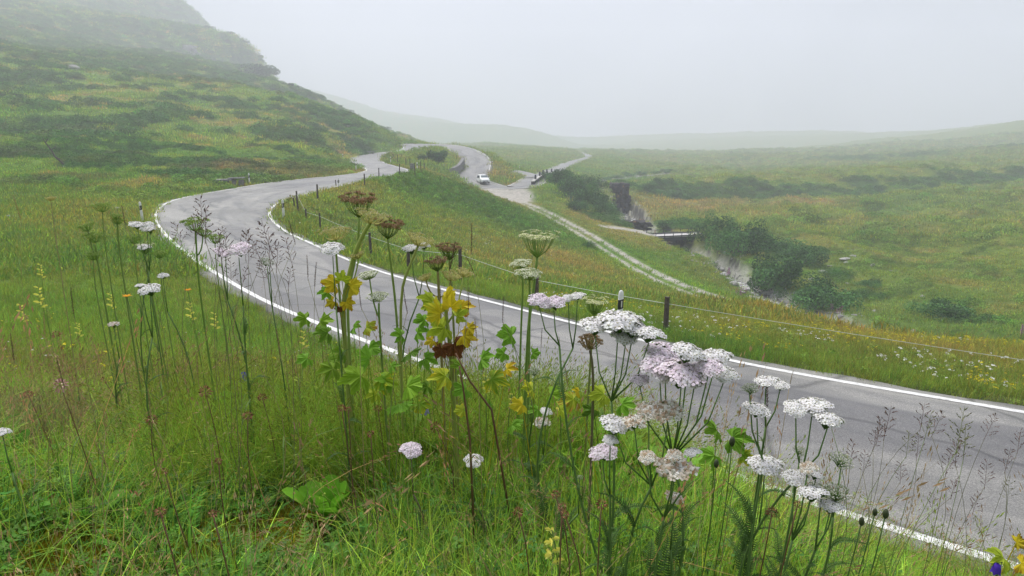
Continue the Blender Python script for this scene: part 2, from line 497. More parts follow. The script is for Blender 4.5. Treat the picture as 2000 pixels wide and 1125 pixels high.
# road bench
RE, RZ, RT, RK = near_strip(gx, gy, ROAD_L, ROAD_R, 14)
RE = RE - 0.32                                       # asphalt reaches past the painted line
wgt = 1 - sstep(0.25, np.interp(gr, [8, 30, 100], [1.6, 2.6, 3.5]), RE)
tgt = RZ - np.where(RE < -0.25, 0.30, np.interp(RE, [-.25, 0.05, .5], [0.30, 0.045, 0.05]))
gz = np.where(RE < 5, gz * (1 - wgt) + tgt * wgt, gz)
S2E, S2Z, _, _ = near_strip(gx, gy, SIDE_L, SIDE_R, 14)
w2 = (1 - sstep(0.2, 2.5, S2E)) * (RE > 0.6)
gz = np.where(S2E < 5, gz * (1 - w2) + (S2Z - np.where(S2E < -.2, .3, .05)) * w2, gz)
# track ruts
_tn = np.gradient(TRACK[:, :2], axis=0); _tn /= np.linalg.norm(_tn, axis=1)[:, None]
_TL, _TR = TRACK.copy(), TRACK.copy()
_TL[:, 0] -= _tn[:, 1]*1.3; _TL[:, 1] += _tn[:, 0]*1.3
_TR[:, 0] += _tn[:, 1]*1.3; _TR[:, 1] -= _tn[:, 0]*1.3
TE, TZ, TT, TK = near_strip(gx, gy, _TL, _TR, 10)
w3 = (1 - sstep(0.0, 2.0, TE)) * (RE > 0.5)
gz = np.where(TE < 3, gz * (1 - w3) + (TZ - .05) * w3, gz)
GZ = gz.reshape(NT, NR)

def height(x, y):
    x = np.atleast_1d(np.asarray(x, float)); y = np.atleast_1d(np.asarray(y, float))
    th = np.arctan2(x, y)
    th = np.where(th < TH[0], th + 2*PI, th)
    rr = np.clip(np.hypot(x, y), RS[0], RS[-1] * .999)
    ti = np.clip(np.searchsorted(TH, th, side='right') - 1, 0, NT - 1)
    tj = (ti + 1) % NT
    span = np.where(tj == 0, TH[0] + 2*PI - TH[ti], TH[tj] - TH[ti])
    a = (th - TH[ti]) / span
    ri = np.clip(np.searchsorted(RS, rr, side='right') - 1, 0, NR - 2)
    b = (rr - RS[ri]) / (RS[ri+1] - RS[ri])
    return (GZ[ti, ri]*(1-a)*(1-b) + GZ[tj, ri]*a*(1-b) + GZ[ti, ri+1]*(1-a)*b + GZ[tj, ri+1]*a*b)
def hz(x, y):
    return float(height(x, y)[0])
def on_ground(px, py, d0=None, lo=1.0, hi=700.0):
    """First point where the sight line through a photo pixel meets the ground."""
    r = ray(px, py)
    ds = np.geomspace(lo, hi, 1500)
    t = ds / r[1]
    X, Y, Zr = r[0]*t, r[1]*t, r[2]*t + ZC
    below = Zr < height(X, Y)
    k = int(np.argmax(below)) if below.any() else len(ds) - 1
    return np.array([X[k], Y[k], hz(X[k], Y[k])])
# ------------------------------------------------------------------ materials
def nmat(name):
    m = bpy.data.materials.new(name)
    m.use_nodes = True
    nt = m.node_tree
    nt.nodes.clear()
    o = nt.nodes.new('ShaderNodeOutputMaterial')
    b = nt.nodes.new('ShaderNodeBsdfPrincipled')
    nt.links.new(b.outputs[0], o.inputs[0])
    return m, nt, b

def N(nt, kind, **kw):
    n = nt.nodes.new(kind)
    for k, v in kw.items():
        if k.startswith('i_'):
            key = k[2:]
            key = int(key) if key.isdigit() else key.replace('_', ' ')
            n.inputs[key].default_value = v
        else:
            setattr(n, k, v)
    return n

def noise(nt, scale, detail=4, rough=.6, vec=None, dims='3D', distort=0):
    n = N(nt, 'ShaderNodeTexNoise', noise_dimensions=dims)
    n.inputs['Scale'].default_value = scale
    n.inputs['Detail'].default_value = detail
    n.inputs['Roughness'].default_value = rough
    n.inputs['Distortion'].default_value = distort
    if vec is not None: nt.links.new(vec, n.inputs['Vector'])
    return n.outputs[0]

def ramp(nt, fac, stops):
    n = N(nt, 'ShaderNodeValToRGB')
    e = n.color_ramp.elements
    while len(e) < len(stops): e.new(0.5)
    for q, (p, c) in zip(e, stops):
        q.position = p
        q.color = (*c, 1) if len(c) == 3 else c
    nt.links.new(fac, n.inputs[0])
    return n.outputs[0]

def mixc(nt, fac, a, b, mode='MIX'):
    n = N(nt, 'ShaderNodeMix', data_type='RGBA', blend_type=mode)
    for s, v in ((0, fac), (6, a), (7, b)):
        if isinstance(v, (int, float)): n.inputs[s].default_value = v
        elif isinstance(v, tuple): n.inputs[s].default_value = (*v, 1) if len(v) == 3 else v
        else: nt.links.new(v, n.inputs[s])
    return n.outputs[2]

def bump(nt, b, h, strength=.5, dist=.02):
    n = N(nt, 'ShaderNodeBump')
    n.inputs['Strength'].default_value = strength
    n.inputs['Distance'].default_value = dist
    nt.links.new(h, n.inputs['Height'])
    nt.links.new(n.outputs[0], b.inputs['Normal'])

def simple(name, col, rough=.7, var=.25, scale=8, spec=.3, bmp=0, metal=0, tint=False, trans=0.0):
    """A colour broken up by object-space noise; tint multiplies by the mesh's own tint attribute."""
    m, nt, b = nmat(name)
    tc = N(nt, 'ShaderNodeTexCoord')
    f = noise(nt, scale, 5, .65, tc.outputs['Object'])
    c0 = tuple(max(0, q * (1 - var)) for q in col)
    c1 = tuple(min(1, q * (1 + var)) for q in col)
    c = ramp(nt, f, [(.3, c0), (.7, c1)])
    if tint:
        a = N(nt, 'ShaderNodeAttribute', attribute_name='tint')
        c = mixc(nt, 1.0, c, a.outputs['Color'], 'MULTIPLY')
    nt.links.new(c, b.inputs['Base Color'])
    b.inputs['Roughness'].default_value = rough
    b.inputs['Specular IOR Level'].default_value = spec if not trans else .12
    b.inputs['Metallic'].default_value = metal
    if bmp: bump(nt, b, f, bmp, .01)
    if trans:
        o = [q for q in nt.nodes if q.type == 'OUTPUT_MATERIAL'][0]
        tr = N(nt, 'ShaderNodeBsdfTranslucent')
        nt.links.new(c, tr.inputs[0])
        mx = N(nt, 'ShaderNodeMixShader')
        mx.inputs[0].default_value = trans
        nt.links.new(b.outputs[0], mx.inputs[1]); nt.links.new(tr.outputs[0], mx.inputs[2])
        nt.links.new(mx.outputs[0], o.inputs[0])
    return m

def blade_mat(name, trans=.35, rough=.55, jitter=.35):
    """Plant matter of scattered clumps: colour from the clump's own tint times the blade's tint, hue varied per clump."""
    m, nt, b = nmat(name)
    o = [q for q in nt.nodes if q.type == 'OUTPUT_MATERIAL'][0]
    ai = N(nt, 'ShaderNodeAttribute', attribute_name='ctint', attribute_type='INSTANCER')
    ag = N(nt, 'ShaderNodeAttribute', attribute_name='tint', attribute_type='GEOMETRY')
    c = mixc(nt, 1.0, ai.outputs['Color'], ag.outputs['Color'], 'MULTIPLY')
    nt.links.new(c, b.inputs['Base Color'])
    b.inputs['Roughness'].default_value = rough
    b.inputs['Specular IOR Level'].default_value = .10
    tr = N(nt, 'ShaderNodeBsdfTranslucent')
    nt.links.new(c, tr.inputs[0])
    mx = N(nt, 'ShaderNodeMixShader')
    mx.inputs[0].default_value = trans
    nt.links.new(b.outputs[0], mx.inputs[1]); nt.links.new(tr.outputs[0], mx.inputs[2])
    nt.links.new(mx.outputs[0], o.inputs[0])
    return m

MT = {}
MT['blade'] = blade_mat('grass_blade')
MT['heath'] = blade_mat('heath_leaf', trans=.15, rough=.6)

def ground_mat():
    m, nt, b = nmat('meadow_ground')
    g = N(nt, 'ShaderNodeNewGeometry')
    a = N(nt, 'ShaderNodeAttribute', attribute_name='tint')
    n1 = noise(nt, 1.7, 6, .7, g.outputs['Position'])
    n2 = noise(nt, 14.0, 5, .7, g.outputs['Position'])
    k = ramp(nt, n1, [(.3, (.62, .66, .62)), (.7, (1.3, 1.26, 1.25))])
    k2 = ramp(nt, n2, [(.3, (.7, .72, .7)), (.7, (1.25, 1.22, 1.2))])
    c = mixc(nt, 1.0, a.outputs['Color'], k, 'MULTIPLY')
    c = mixc(nt, .8, c, k2, 'MULTIPLY')
    nt.links.new(c, b.inputs['Base Color'])
    b.inputs['Roughness'].default_value = .95
    b.inputs['Specular IOR Level'].default_value = .1
    h = mixc(nt, .4, n1, n2)
    bump(nt, b, h, .7, .18)
    return m

def asphalt_mat():
    m, nt, b = nmat('damp_asphalt')
    g = N(nt, 'ShaderNodeNewGeometry')
    uv = N(nt, 'ShaderNodeUVMap', uv_map='road')
    mp = N(nt, 'ShaderNodeMapping')
    mp.inputs['Scale'].default_value = (1.0, 0.16, 1)
    nt.links.new(uv.outputs[0], mp.inputs[0])
    long_ = noise(nt, 1.1, 5, .62, mp.outputs[0], '2D', .8)
    blot = noise(nt, .23, 5, .65, g.outputs['Position'], '3D', .6)
    mp2 = N(nt, 'ShaderNodeMapping')
    mp2.inputs['Scale'].default_value = (.12, .05, 1)
    nt.links.new(uv.outputs[0], mp2.inputs[0])
    repair = noise(nt, 1.0, 2, .5, mp2.outputs[0], '2D', 2.5)
    fine = noise(nt, 70, 3, .8, g.outputs['Position'])
    v = N(nt, 'ShaderNodeTexVoronoi'); v.inputs['Scale'].default_value = 95
    nt.links.new(g.outputs['Position'], v.inputs['Vector'])
    # the tracks where tyres run are paler and smoother
    sx = N(nt, 'ShaderNodeSeparateXYZ'); nt.links.new(uv.outputs[0], sx.inputs[0])
    c = ramp(nt, blot, [(.30, (.122, .119, .113)), (.5, (.168, .164, .156)), (.72, (.212, .207, .198))])
    c = mixc(nt, .75, c, ramp(nt, long_, [(.32, (.56, .56, .57)), (.47, (.95, .95, .95)), (.7, (1.32, 1.32, 1.31))]), 'MULTIPLY')
    c = mixc(nt, .8, c, ramp(nt, repair, [(.39, (.62, .62, .66)), (.41, (1, 1, 1)), (.64, (1, 1, 1)), (.655, (1.25, 1.24, 1.22))]), 'MULTIPLY')
    c = mixc(nt, .9, c, ramp(nt, fine, [(.3, (.35, .35, .35)), (.5, (.95, .95, .95)), (.68, (2.1, 2.1, 2.05))]), 'MULTIPLY')
    # fine cracks
    vc = N(nt, 'ShaderNodeTexVoronoi', feature='DISTANCE_TO_EDGE'); vc.inputs['Scale'].default_value = .22
    vn_ = N(nt, 'ShaderNodeTexNoise'); vn_.inputs['Scale'].default_value = .8; vn_.inputs['Detail'].default_value = 5
    nt.links.new(g.outputs['Position'], vn_.inputs['Vector'])
    wv = mixc(nt, .25, g.outputs['Position'], vn_.outputs[1], 'LINEAR_LIGHT')
    nt.links.new(wv, vc.inputs['Vector'])
    c = mixc(nt, .8, c, ramp(nt, vc.outputs['Distance'], [(.0, (.3, .3, .3)), (.012, (1, 1, 1))]), 'MULTIPLY')
    # a tarred seam that wanders along the middle
    mp3 = N(nt, 'ShaderNodeMapping'); mp3.inputs['Scale'].default_value = (0, .11, 1)
    nt.links.new(uv.outputs[0], mp3.inputs[0])
    wn1 = noise(nt, 1.0, 4, .6, mp3.outputs[0], '2D')
    ma = N(nt, 'ShaderNodeMath', operation='MULTIPLY_ADD'); ma.inputs[1].default_value = 3.2; ma.inputs[2].default_value = 1.1
    nt.links.new(wn1, ma.inputs[0])
    mb_ = N(nt, 'ShaderNodeMath', operation='SUBTRACT'); nt.links.new(sx.outputs[0], mb_.inputs[0]); nt.links.new(ma.outputs[0], mb_.inputs[1])
    mc_ = N(nt, 'ShaderNodeMath', operation='ABSOLUTE'); nt.links.new(mb_.outputs[0], mc_.inputs[0])
    c = mixc(nt, .8, c, ramp(nt, mc_.outputs[0], [(.02, (.45, .45, .46)), (.07, (1, 1, 1))]), 'MULTIPLY')
    nt.links.new(c, b.inputs['Base Color'])
    rr = ramp(nt, long_, [(.35, (.38, .38, .38)), (.7, (.62, .62, .62))])
    nt.links.new(rr, b.inputs['Roughness'])
    b.inputs['Specular IOR Level'].default_value = .5
    bump(nt, b, mixc(nt, .5, fine, v.outputs['Distance']), .35, .006)
    return m

def paint_mat():
    m, nt, b = nmat('worn_white_paint')
    g = N(nt, 'ShaderNodeNewGeometry')
    n1 = noise(nt, 9, 6, .75, g.outputs['Position'])
    n2 = noise(nt, 60, 3, .8, g.outputs['Position'])
    c = ramp(nt, n1, [(.30, (.26, .26, .255)), (.40, (.52, .52, .51)), (.6, (.74, .74, .73))])
    c = mixc(nt, .6, c, ramp(nt, n2, [(.28, (.45, .45, .45)), (.45, (1, 1, 1))]), 'MULTIPLY')
    nt.links.new(c, b.inputs['Base Color'])
    b.inputs['Roughness'].default_value = .55
    return m

def rock_mat(name, c0, c1, c2=None, scale=3):
    m, nt, b = nmat(name)
    g = N(nt, 'ShaderNodeNewGeometry')
    n1 = noise(nt, scale, 7, .7, g.outputs['Position'], distort=.6)
    n2 = noise(nt, scale*6, 5, .7, g.outputs['Position'])
    c = ramp(nt, n1, [(.3, c0), (.65, c1)])
    c = mixc(nt, .6, c, ramp(nt, n2, [(.3, (.55, .55, .55)), (.7, (1.3, 1.3, 1.3))]), 'MULTIPLY')
    if c2:
        n3 = noise(nt, scale*.7, 4, .6, g.outputs['Position'])
        mk = ramp(nt, n3, [(.58, (0, 0, 0)), (.66, (1, 1, 1))])
        c = mixc(nt, mk, c, c2)
    nt.links.new(c, b.inputs['Base Color'])
    b.inputs['Roughness'].default_value = .85
    b.inputs['Specular IOR Level'].default_value = .2
    bump(nt, b, mixc(nt, .5, n1, n2), .8, .08)
    return m

MT['ground'] = ground_mat()
MT['asphalt'] = asphalt_mat()
MT['paint'] = paint_mat()
MT['rock'] = rock_mat('pale_gneiss', (.20, .20, .19), (.42, .41, .39))
MT['cliff'] = rock_mat('dark_cliff_rock', (.012, .012, .014), (.055, .053, .055), (.17, .10, .045), 1.1)
MT['stone'] = rock_mat('grey_stone', (.10, .10, .10), (.26, .255, .25))
MT['gravel'] = rock_mat('track_gravel', (.17, .16, .145), (.36, .34, .31), None, 9)

def water_mat():
    m, nt, b = nmat('stream_water')
    g = N(nt, 'ShaderNodeNewGeometry')
    n1 = noise(nt, 1.3, 6, .7, g.outputs['Position'], distort=1.0)
    n2 = noise(nt, 5, 5, .7, g.outputs['Position'])
    c = ramp(nt, n1, [(.40, (.07, .07, .065)), (.50, (.24, .24, .235)), (.58, (.70, .71, .72))])
    nt.links.new(c, b.inputs['Base Color'])
    b.inputs['Roughness'].default_value = .22
    bump(nt, b, mixc(nt, .5, n1, n2), .5, .1)
    return m
MT['water'] = water_mat()

# ------------------------------------------------------------------ what grows where (albedo of the sward, cover of heath)
G_GREEN = np.array([.066, .150, .020]); G_YEL = np.array([.128, .178, .024]); G_DRY = np.array([.225, .160, .055])
G_HEATH = np.array([.026, .074, .016]); G_LUSH = np.array([.045, .105, .018]); G_BRIGHT = np.array([.105, .205, .018]); G_SOIL = np.array([.085, .062, .04])
def blobs(lst, x, y):
    w = np.zeros(len(x))
    for px, py, d, r1, s in lst:
        c = at_d(px, py, d)
        # stretched along the line of sight, as a patch seen low across the ground is
        w = np.maximum(w, s * np.exp(-(((x - c[0]) / r1)**2 + ((y - c[1]) / (r1 * 1.6))**2)))
    return w
B_DRY = [(850,345,100,7,.9),(880,352,101,7,1),(915,368,104,6,1),(945,384,107,6,1),(990,400,110,5,.8),(800,345,95,6,.6),(640,400,55,4,.6),(560,440,42,3,.8),(590,400,50,3,.6),
         (1100,520,58,9,.6),(1000,500,52,8,.45),(1150,560,40,6,.5),(1290,406,152,10,1),(1360,402,158,12,1),(1460,399,163,12,.9),(1560,396,166,12,.6),
         (1250,448,104,8,.8),(1180,425,112,6,.7),(720,272,148,9,.6),(660,265,140,10,.5),(600,250,140,10,.4),(560,330,78,7,.6),(640,335,84,5,.8),(710,310,115,7,.7),(1440,610,28,6,.6),(1700,668,20,5,.8),(1900,690,17,4,.6),
         (470,120,225,12,.5),(400,105,225,14,.5),(350,85,235,14,.4),(700,445,46,5,.4),(1400,500,98,4,.3),(1000,365,132,4,.7),(930,312,165,4,.6),(970,330,150,5,.6)]
B_LUSH = [(900,402,90,7,1),(960,425,85,7,.9),(840,385,80,6,.9),(1020,445,80,6,.7),(780,372,74,4,.7),(820,300,150,4,.6),(780,545,33,3,.7),(660,480,40,2.5,.8),(620,455,43,2,.6),(1400,700,14.5,2,.8),(1300,660,16,2,.6),(1700,720,14,3,.5)]
B_BRIGHT = [(520,105,265,14,.9),(545,140,250,12,1),(580,170,230,10,1),(615,188,218,8,.9),(480,90,270,12,.6),(1260,520,68,5,1),(1330,548,60,5,.9),(1200,490,78,5,.6),(720,430,52,5,.6),(660,420,52,4,.6),(1060,390,130,4,.8)]
B_HEATH = [(1250,375,176,8,1),(1300,375,181,7,.95),(1350,375,183,7,.9),(1400,374,186,7,.95),(1450,374,188,7,1),(1500,375,191,8,1),(1550,374,193,7,.9),(1600,373,196,7,1),(1650,370,199,7,.9),(1700,367,203,7,.95),(1750,363,206,7,.8),(1800,359,210,7,.85),(1850,355,215,8,.8),(1900,350,220,8,.95),(1950,346,225,8,.9),(2000,341,230,9,1),
           (1200,438,115,6,.9),(1270,436,116,7,.9),(1330,438,116,6,.7),(1450,480,102,7,.9),(1540,500,96,7,.85),(1600,540,86,6,.7),(1690,575,76,5,.55),(1850,600,66,5,.5),(1930,640,58,5,.6),(1790,600,70,4,.5),(1960,560,72,4,.4),
           (1110,385,138,7,.9),(1160,405,130,6,1),(620,205,205,16,.5),(560,240,150,10,.6),(600,255,150,9,.6),(660,250,165,10,.8),(500,220,160,14,.5),(420,180,180,16,.5),(640,225,190,10,.9),(1650,318,420,26,.8),(1800,312,400,26,.7),(1950,305,420,28,.8)]

MOSS = []
for px, py, q in [(40,925,.10),(90,915,.09),(250,940,.11),(500,1065,.12),(420,1085,.10),(150,1095,.12),(60,975,.09),(545,1000,.06),(470,1050,.10),(300,1010,.07),(700,955,.06),(20,1010,.08)]:
    p_ = on_ground(px, py, lo=.6); MOSS.append((p_[0], p_[1], q))
def moss_at(x, y):
    w = np.zeros(len(x))
    for mx, my, q in MOSS:
        w = np.maximum(w, np.exp(-(((x - mx)/q)**2 + ((y - my)/(q*1.1))**2)))
    return sstep(.30, .62, w*(.55 + .9*fbm(x*9, y*9, 121, 3)))
def survey(x, y, mossy=1.0):
    """Albedo of the ground cover, share of heath, 0..1."""
    r = np.hypot(x, y)
    n1 = fbm(x*.05, y*.05, 51, 4); n2 = fbm(x*.22, y*.16, 61, 4); n3 = fbm(x*1.1, y*1.1, 71, 3)
    hl = sstep(-6, -30, x + .12*np.maximum(y-60, 0)) * sstep(40, 70, y)
    rightm = sstep(10, 40, x - .1*y) * sstep(50, 80, y)
    col = G_GREEN + (G_YEL - G_GREEN) * np.clip(.15 + .9*n1 + .35*(n2 - .5) + .35*rightm - .1*hl, 0, 1)[:, None]
    dry = np.clip(blobs(B_DRY, x, y) * (.45 + .9*n2) + .6*sstep(.58, .82, n2) * (.35 + .9*hl + .3*rightm) * (.2*sstep(4, 12, r) + .8*sstep(14, 50, r)), 0, 1)
    col = col + (G_DRY - col) * (dry * (.55 + .5*n3))[:, None].clip(0, 1)
    br = blobs(B_BRIGHT, x, y) * (.5 + .6*n2)
    col = col + (G_BRIGHT - col) * br[:, None].clip(0, 1)
    lush = np.clip(blobs(B_LUSH, x, y) * (.5 + .8*n2), 0, 1)
    col = col + (G_LUSH - col) * lush[:, None]
    hs = fbm(x*.045 + .3*n2, y*.075, 81, 4); hs2 = fbm(x*.16, y*.25, 91, 4)
    q = .38*hs + .62*hs2 - .07 + .07*sstep(70, 170, r) * hl
    heath = sstep(.43, .58, q) * hl * (1 - .8*br)
    heath = np.maximum(heath, sstep(.36, .55, blobs(B_HEATH, x, y) * (.45 + .75*hs2)))
    heath = np.maximum(heath, .35*sstep(.60, .70, hs2) * rightm)
    col = col*(1 + .18*hl)[:, None]
    # heath cover thins out over the far ground and in lush patches
    heath = heath * sstep(1400, 500, r) * (1 - .9*lush)
    col = col + (G_HEATH - col) * (heath * .85)[:, None]
    soil = sstep(.66, .74, fbm(x*.5, y*.5, 101, 4)) * sstep(14, 4, r) * .8
    soil = np.maximum(soil, sstep(.67, .72, fbm(x*.13, y*.13, 111, 4)) * hl * .6 * sstep(130, 60, r))
    col = col + (G_SOIL - col) * soil[:, None]
    moss = moss_at(x, y) * mossy
    col = col + (np.array([.15, .125, .012]) - col) * (.85*moss)[:, None]
    return col, heath

gcol, gheath = survey(gx, gy)
gbare = np.zeros(len(gx))
# banks cut by the stream, gorge rock, rut gravel, verge dirt
slope = np.hypot(np.gradient(GZ, axis=1) / np.gradient(RS)[None, :], np.gradient(GZ, axis=0) / (np.gradient(TH)[:, None] * RS[None, :])).ravel()
rk = sstep(1.25, 1.8, slope) * sstep(8, 0, SE) * (SE < 12)
stony = sstep(np.where(gy < 100, 2.2, 1.6), .6, SE)
gcol = gcol + (np.array([.34, .335, .32]) - gcol) * (np.maximum(.9*stony, 0)*(.5+.7*fbm(gx*1.5, gy*1.5, 5, 3)))[:, None].clip(0, 1)
gcol = gcol + (np.array([.06, .058, .055]) - gcol) * rk[:, None]
rut = np.maximum(np.exp(-((TT - .2)*2.6/.42)**2), np.exp(-((TT - .8)*2.6/.42)**2)) * (TE < .6)
rutn = rut * (.7 + .7*fbm(gx*.8, gy*.8, 15, 3)) 
apron = blobs([(975,380,120,4,1.3),(995,387,116,3.5,1.2),(1015,378,121,2.5,1),(960,375,121,3,1)], gx, gy)
bpath = blobs([(1200,449,104,1.3,1),(1222,451,103,1.3,1),(1245,455,102,1.4,1.1),(1268,461,101,1.4,1.1),(1180,449,103,1.2,.7)], gx, gy)
grv = np.clip(np.maximum(np.maximum(rutn, apron), bpath), 0, 1)
gcol = gcol + (np.array([.38, .36, .335]) - gcol) * sstep(.2, .55, grv)[:, None]
verge = sstep(.9, .1, RE) * (.5 + .8*fbm(gx*1.3, gy*1.3, 25, 3))
gcol = gcol + (np.array([.085, .075, .06]) - gcol) * (.8*np.clip(verge, 0, 1))[:, None]
gbare = np.clip(np.maximum.reduce([sstep(.12, -.05, RE), sstep(.3, 0, S2E), sstep(.05, .22, grv), sstep(np.where(gy < 100, 2.4, 1.2), .3, SE), rk]), 0, 1)
def grid_at(G, x, y):
    th = np.arctan2(x, y); th = np.where(th < TH[0], th + 2*PI, th)
    ti = np.clip(np.searchsorted(TH, th) - 1, 0, NT - 1)
    ri = np.clip(np.searchsorted(RS, np.hypot(x, y)) - 1, 0, NR - 1)
    return G[ti * NR + ri]

# ------------------------------------------------------------------ ground
i_ = np.arange(NT)[:, None]; j_ = np.arange(NR - 1)[None, :]
a_ = i_ * NR + j_; b_ = ((i_ + 1) % NT) * NR + j_
quads = np.stack([a_, a_ + 1, b_ + 1, b_], -1).reshape(-1, 4)
verts = np.stack([gx, gy, gz], 1)
# close the little hole under the camera
cidx = len(verts)
verts = np.vstack([verts, [[0, 0, hz(0.01, .22)]]])
me = mesh_from('ground', verts, quads, MT['ground'], True)
bm = bmesh.new(); bm.from_mesh(me)
bm.verts.ensure_lookup_table()
cv = bm.verts[cidx]
for i in range(NT):
    bm.faces.new((cv, bm.verts[i*NR], bm.verts[((i+1) % NT)*NR]))
bm.to_mesh(me); bm.free()
at = me.color_attributes.new('tint', 'FLOAT_COLOR', 'POINT')
at.data.foreach_set('color', np.c_[np.vstack([gcol, gcol[:1]]), np.ones(len(verts))].astype(np.float32).ravel())
ground = link(bpy.data.objects.new('ground', me))
tag(ground, 'grassy alpine hillside and valley floor with heath and dry patches', None, None, 'structure')

# ------------------------------------------------------------------ road and its lines
def strip(name, Lp, Rp, mat, lift=0.0, ncross=9, over=0.32, skirt=True, crown=.04):
    Lp = np.asarray(Lp); Rp = np.asarray(Rp)
    w = np.linalg.norm((Rp - Lp)[:, :2], axis=1)
    u = (Rp - Lp) / w[:, None]
    ts = np.linspace(0, 1, ncross)
    rows, uvs = [], []
    mid = (Lp + Rp) / 2
    s = np.r_[0, np.cumsum(np.linalg.norm(np.diff(mid[:, :2], axis=0), axis=1))]
    wob = (fbm(s*.9, s*0 + 3.3, 7, 3) - .5) * .28, (fbm(s*.9, s*0 + 8.3, 8, 3) - .5) * .28
    for k, t in enumerate(ts):
        e0 = -(over + wob[0]); e1 = w + over + wob[1]
        d = e0 + (e1 - e0) * t
        p = Lp + u * d[:, None]
        p[:, 2] = Lp[:, 2] + (Rp - Lp)[:, 2] * np.clip(d / w, 0, 1) + lift + crown * (1 - (2*t - 1)**2)
        rows.append(p); uvs.append(np.stack([d, s], 1))
    if skirt:
        a = rows[0].copy(); a[:, :2] -= u[:, :2]*.10; a[:, 2] -= .32
        b = rows[-1].copy(); b[:, :2] += u[:, :2]*.10; b[:, 2] -= .32
        rows = [a] + rows + [b]; uvs = [uvs[0]] + uvs + [uvs[-1]]
    V = np.stack(rows, 1); UV = np.stack(uvs, 1)
    n, m_ = V.shape[:2]
    i = np.arange(n - 1)[:, None]; j = np.arange(m_ - 1)[None]
    q = np.stack([i*m_ + j, i*m_ + j + 1, (i+1)*m_ + j + 1, (i+1)*m_ + j], -1).reshape(-1, 4)[:, ::-1]
    me = mesh_from(name, V.reshape(-1, 3), np.ascontiguousarray(q), mat, True)
    uvl = me.uv_layers.new(name='road')
    li = np.empty(len(me.loops), np.int32); me.loops.foreach_get('vertex_index', li)
    uvl.data.foreach_set('uv', UV.reshape(-1, 2)[li].astype(np.float32).ravel())
    return link(bpy.data.objects.new(name, me))

def crown_z(Lp, Rp, d, lift, crown=.04, over=.32):
    w = np.linalg.norm((Rp - Lp)[:, :2], axis=1)
    t = (d + over) / (w + 2*over)
    return Lp[:, 2] + (Rp - Lp)[:, 2]*np.clip(d/w, 0, 1) + lift + crown*(1 - (2*t - 1)**2)

road = tag(strip('road', ROAD_L, ROAD_R, MT['asphalt']), 'winding grey asphalt mountain road with white edge lines', None, None, 'structure')
side = tag(strip('side_road', SIDE_L, SIDE_R, MT['asphalt'], -0.02, over=.2), 'short asphalt pull-out beside the far road bend', None, None, 'structure')

def edge_line(side_, width=.19, a=0, b=None):
    Lp, Rp = ROAD_L[a:b], ROAD_R[a:b]
    w = np.linalg.norm((Rp - Lp)[:, :2], axis=1); u = (Rp - Lp) / w[:, None]
    rows = []
    for d0 in (-width/2, width/2):
        d = np.full(len(Lp), d0) if side_ == 'L' else w + d0
        p = Lp + u * d[:, None]
        p[:, 2] = crown_z(Lp, Rp, d, .005)
        rows.append(p)
    V = np.stack(rows, 1); n = len(V)
    i = np.arange(n - 1)
    q = np.stack([2*i, 2*i + 2, 2*i + 3, 2*i + 1], 1)
    return V.reshape(-1, 3), q, n
_v, _f = [], []; off = 0
_cut = int(np.argmin(np.abs(ROAD_S - 292)))
for sd, a, b in (('L', 0, None), ('R', 0, int(np.argmin(np.abs(ROAD_S - 262)))), ('R', int(np.argmin(np.abs(ROAD_S - 300))), None)):
    V, q, n_ = edge_line(sd, .145, a, b)
    _v.append(V); _f.append(q + off); off += len(V)
me = mesh_from('edge_marking', np.concatenate(_v), np.concatenate(_f), MT['paint'])
mk = link(bpy.data.objects.new('edge_marking', me), road)

# ------------------------------------------------------------------ stream water
wl, wr = _SL.copy(), _SR.copy()
_e = (_SR - _SL); 
rows = []
for t in np.linspace(-.15, 1.15, 6):
    p = _SL + _e * t
    p[:, 2] = STREAM[:, 2] - .06 + .10*(fbm(p[:, 0]*1.2, p[:, 1]*1.2, 77, 3) - .5)
    rows.append(p)
V = np.stack(rows, 1); n_, m_ = V.shape[:2]
i = np.arange(n_ - 1)[:, None]; j = np.arange(m_ - 1)[None]
q = np.stack([i*m_ + j, (i+1)*m_ + j, (i+1)*m_ + j + 1, i*m_ + j + 1], -1).reshape(-1, 4)
stream = link(bpy.data.objects.new('stream', mesh_from('stream', V.reshape(-1, 3), q, MT['water'], True)))
tag(stream, 'shallow stony mountain stream running through the gorge', None, None, 'structure')

# ------------------------------------------------------------------ mist: one closed box of even air round the whole scene
zlo, zhi = gz.min() - 1.5, max(gz.max(), ZC) + 2.0
hb = MB(); hb.box((0, 0, (zlo + zhi)/2), (3060, 3060, zhi - zlo))
m = bpy.data.materials.new('mist')
m.use_nodes = True
nt = m.node_tree; nt.nodes.clear()
o = nt.nodes.new('ShaderNodeOutputMaterial')
pv = nt.nodes.new('ShaderNodeVolumePrincipled')
pv.inputs['Color'].default_value = (.86, .88, .97, 1)
pv.inputs['Density'].default_value = HAZE_DENSITY
pv.inputs['Anisotropy'].default_value = .2
nt.links.new(pv.outputs[0], o.inputs['Volume'])
haze = tag(hb.build('haze', m), None, None, None, 'stuff')
print('terrain z', zlo, zhi, 'quads', len(quads))
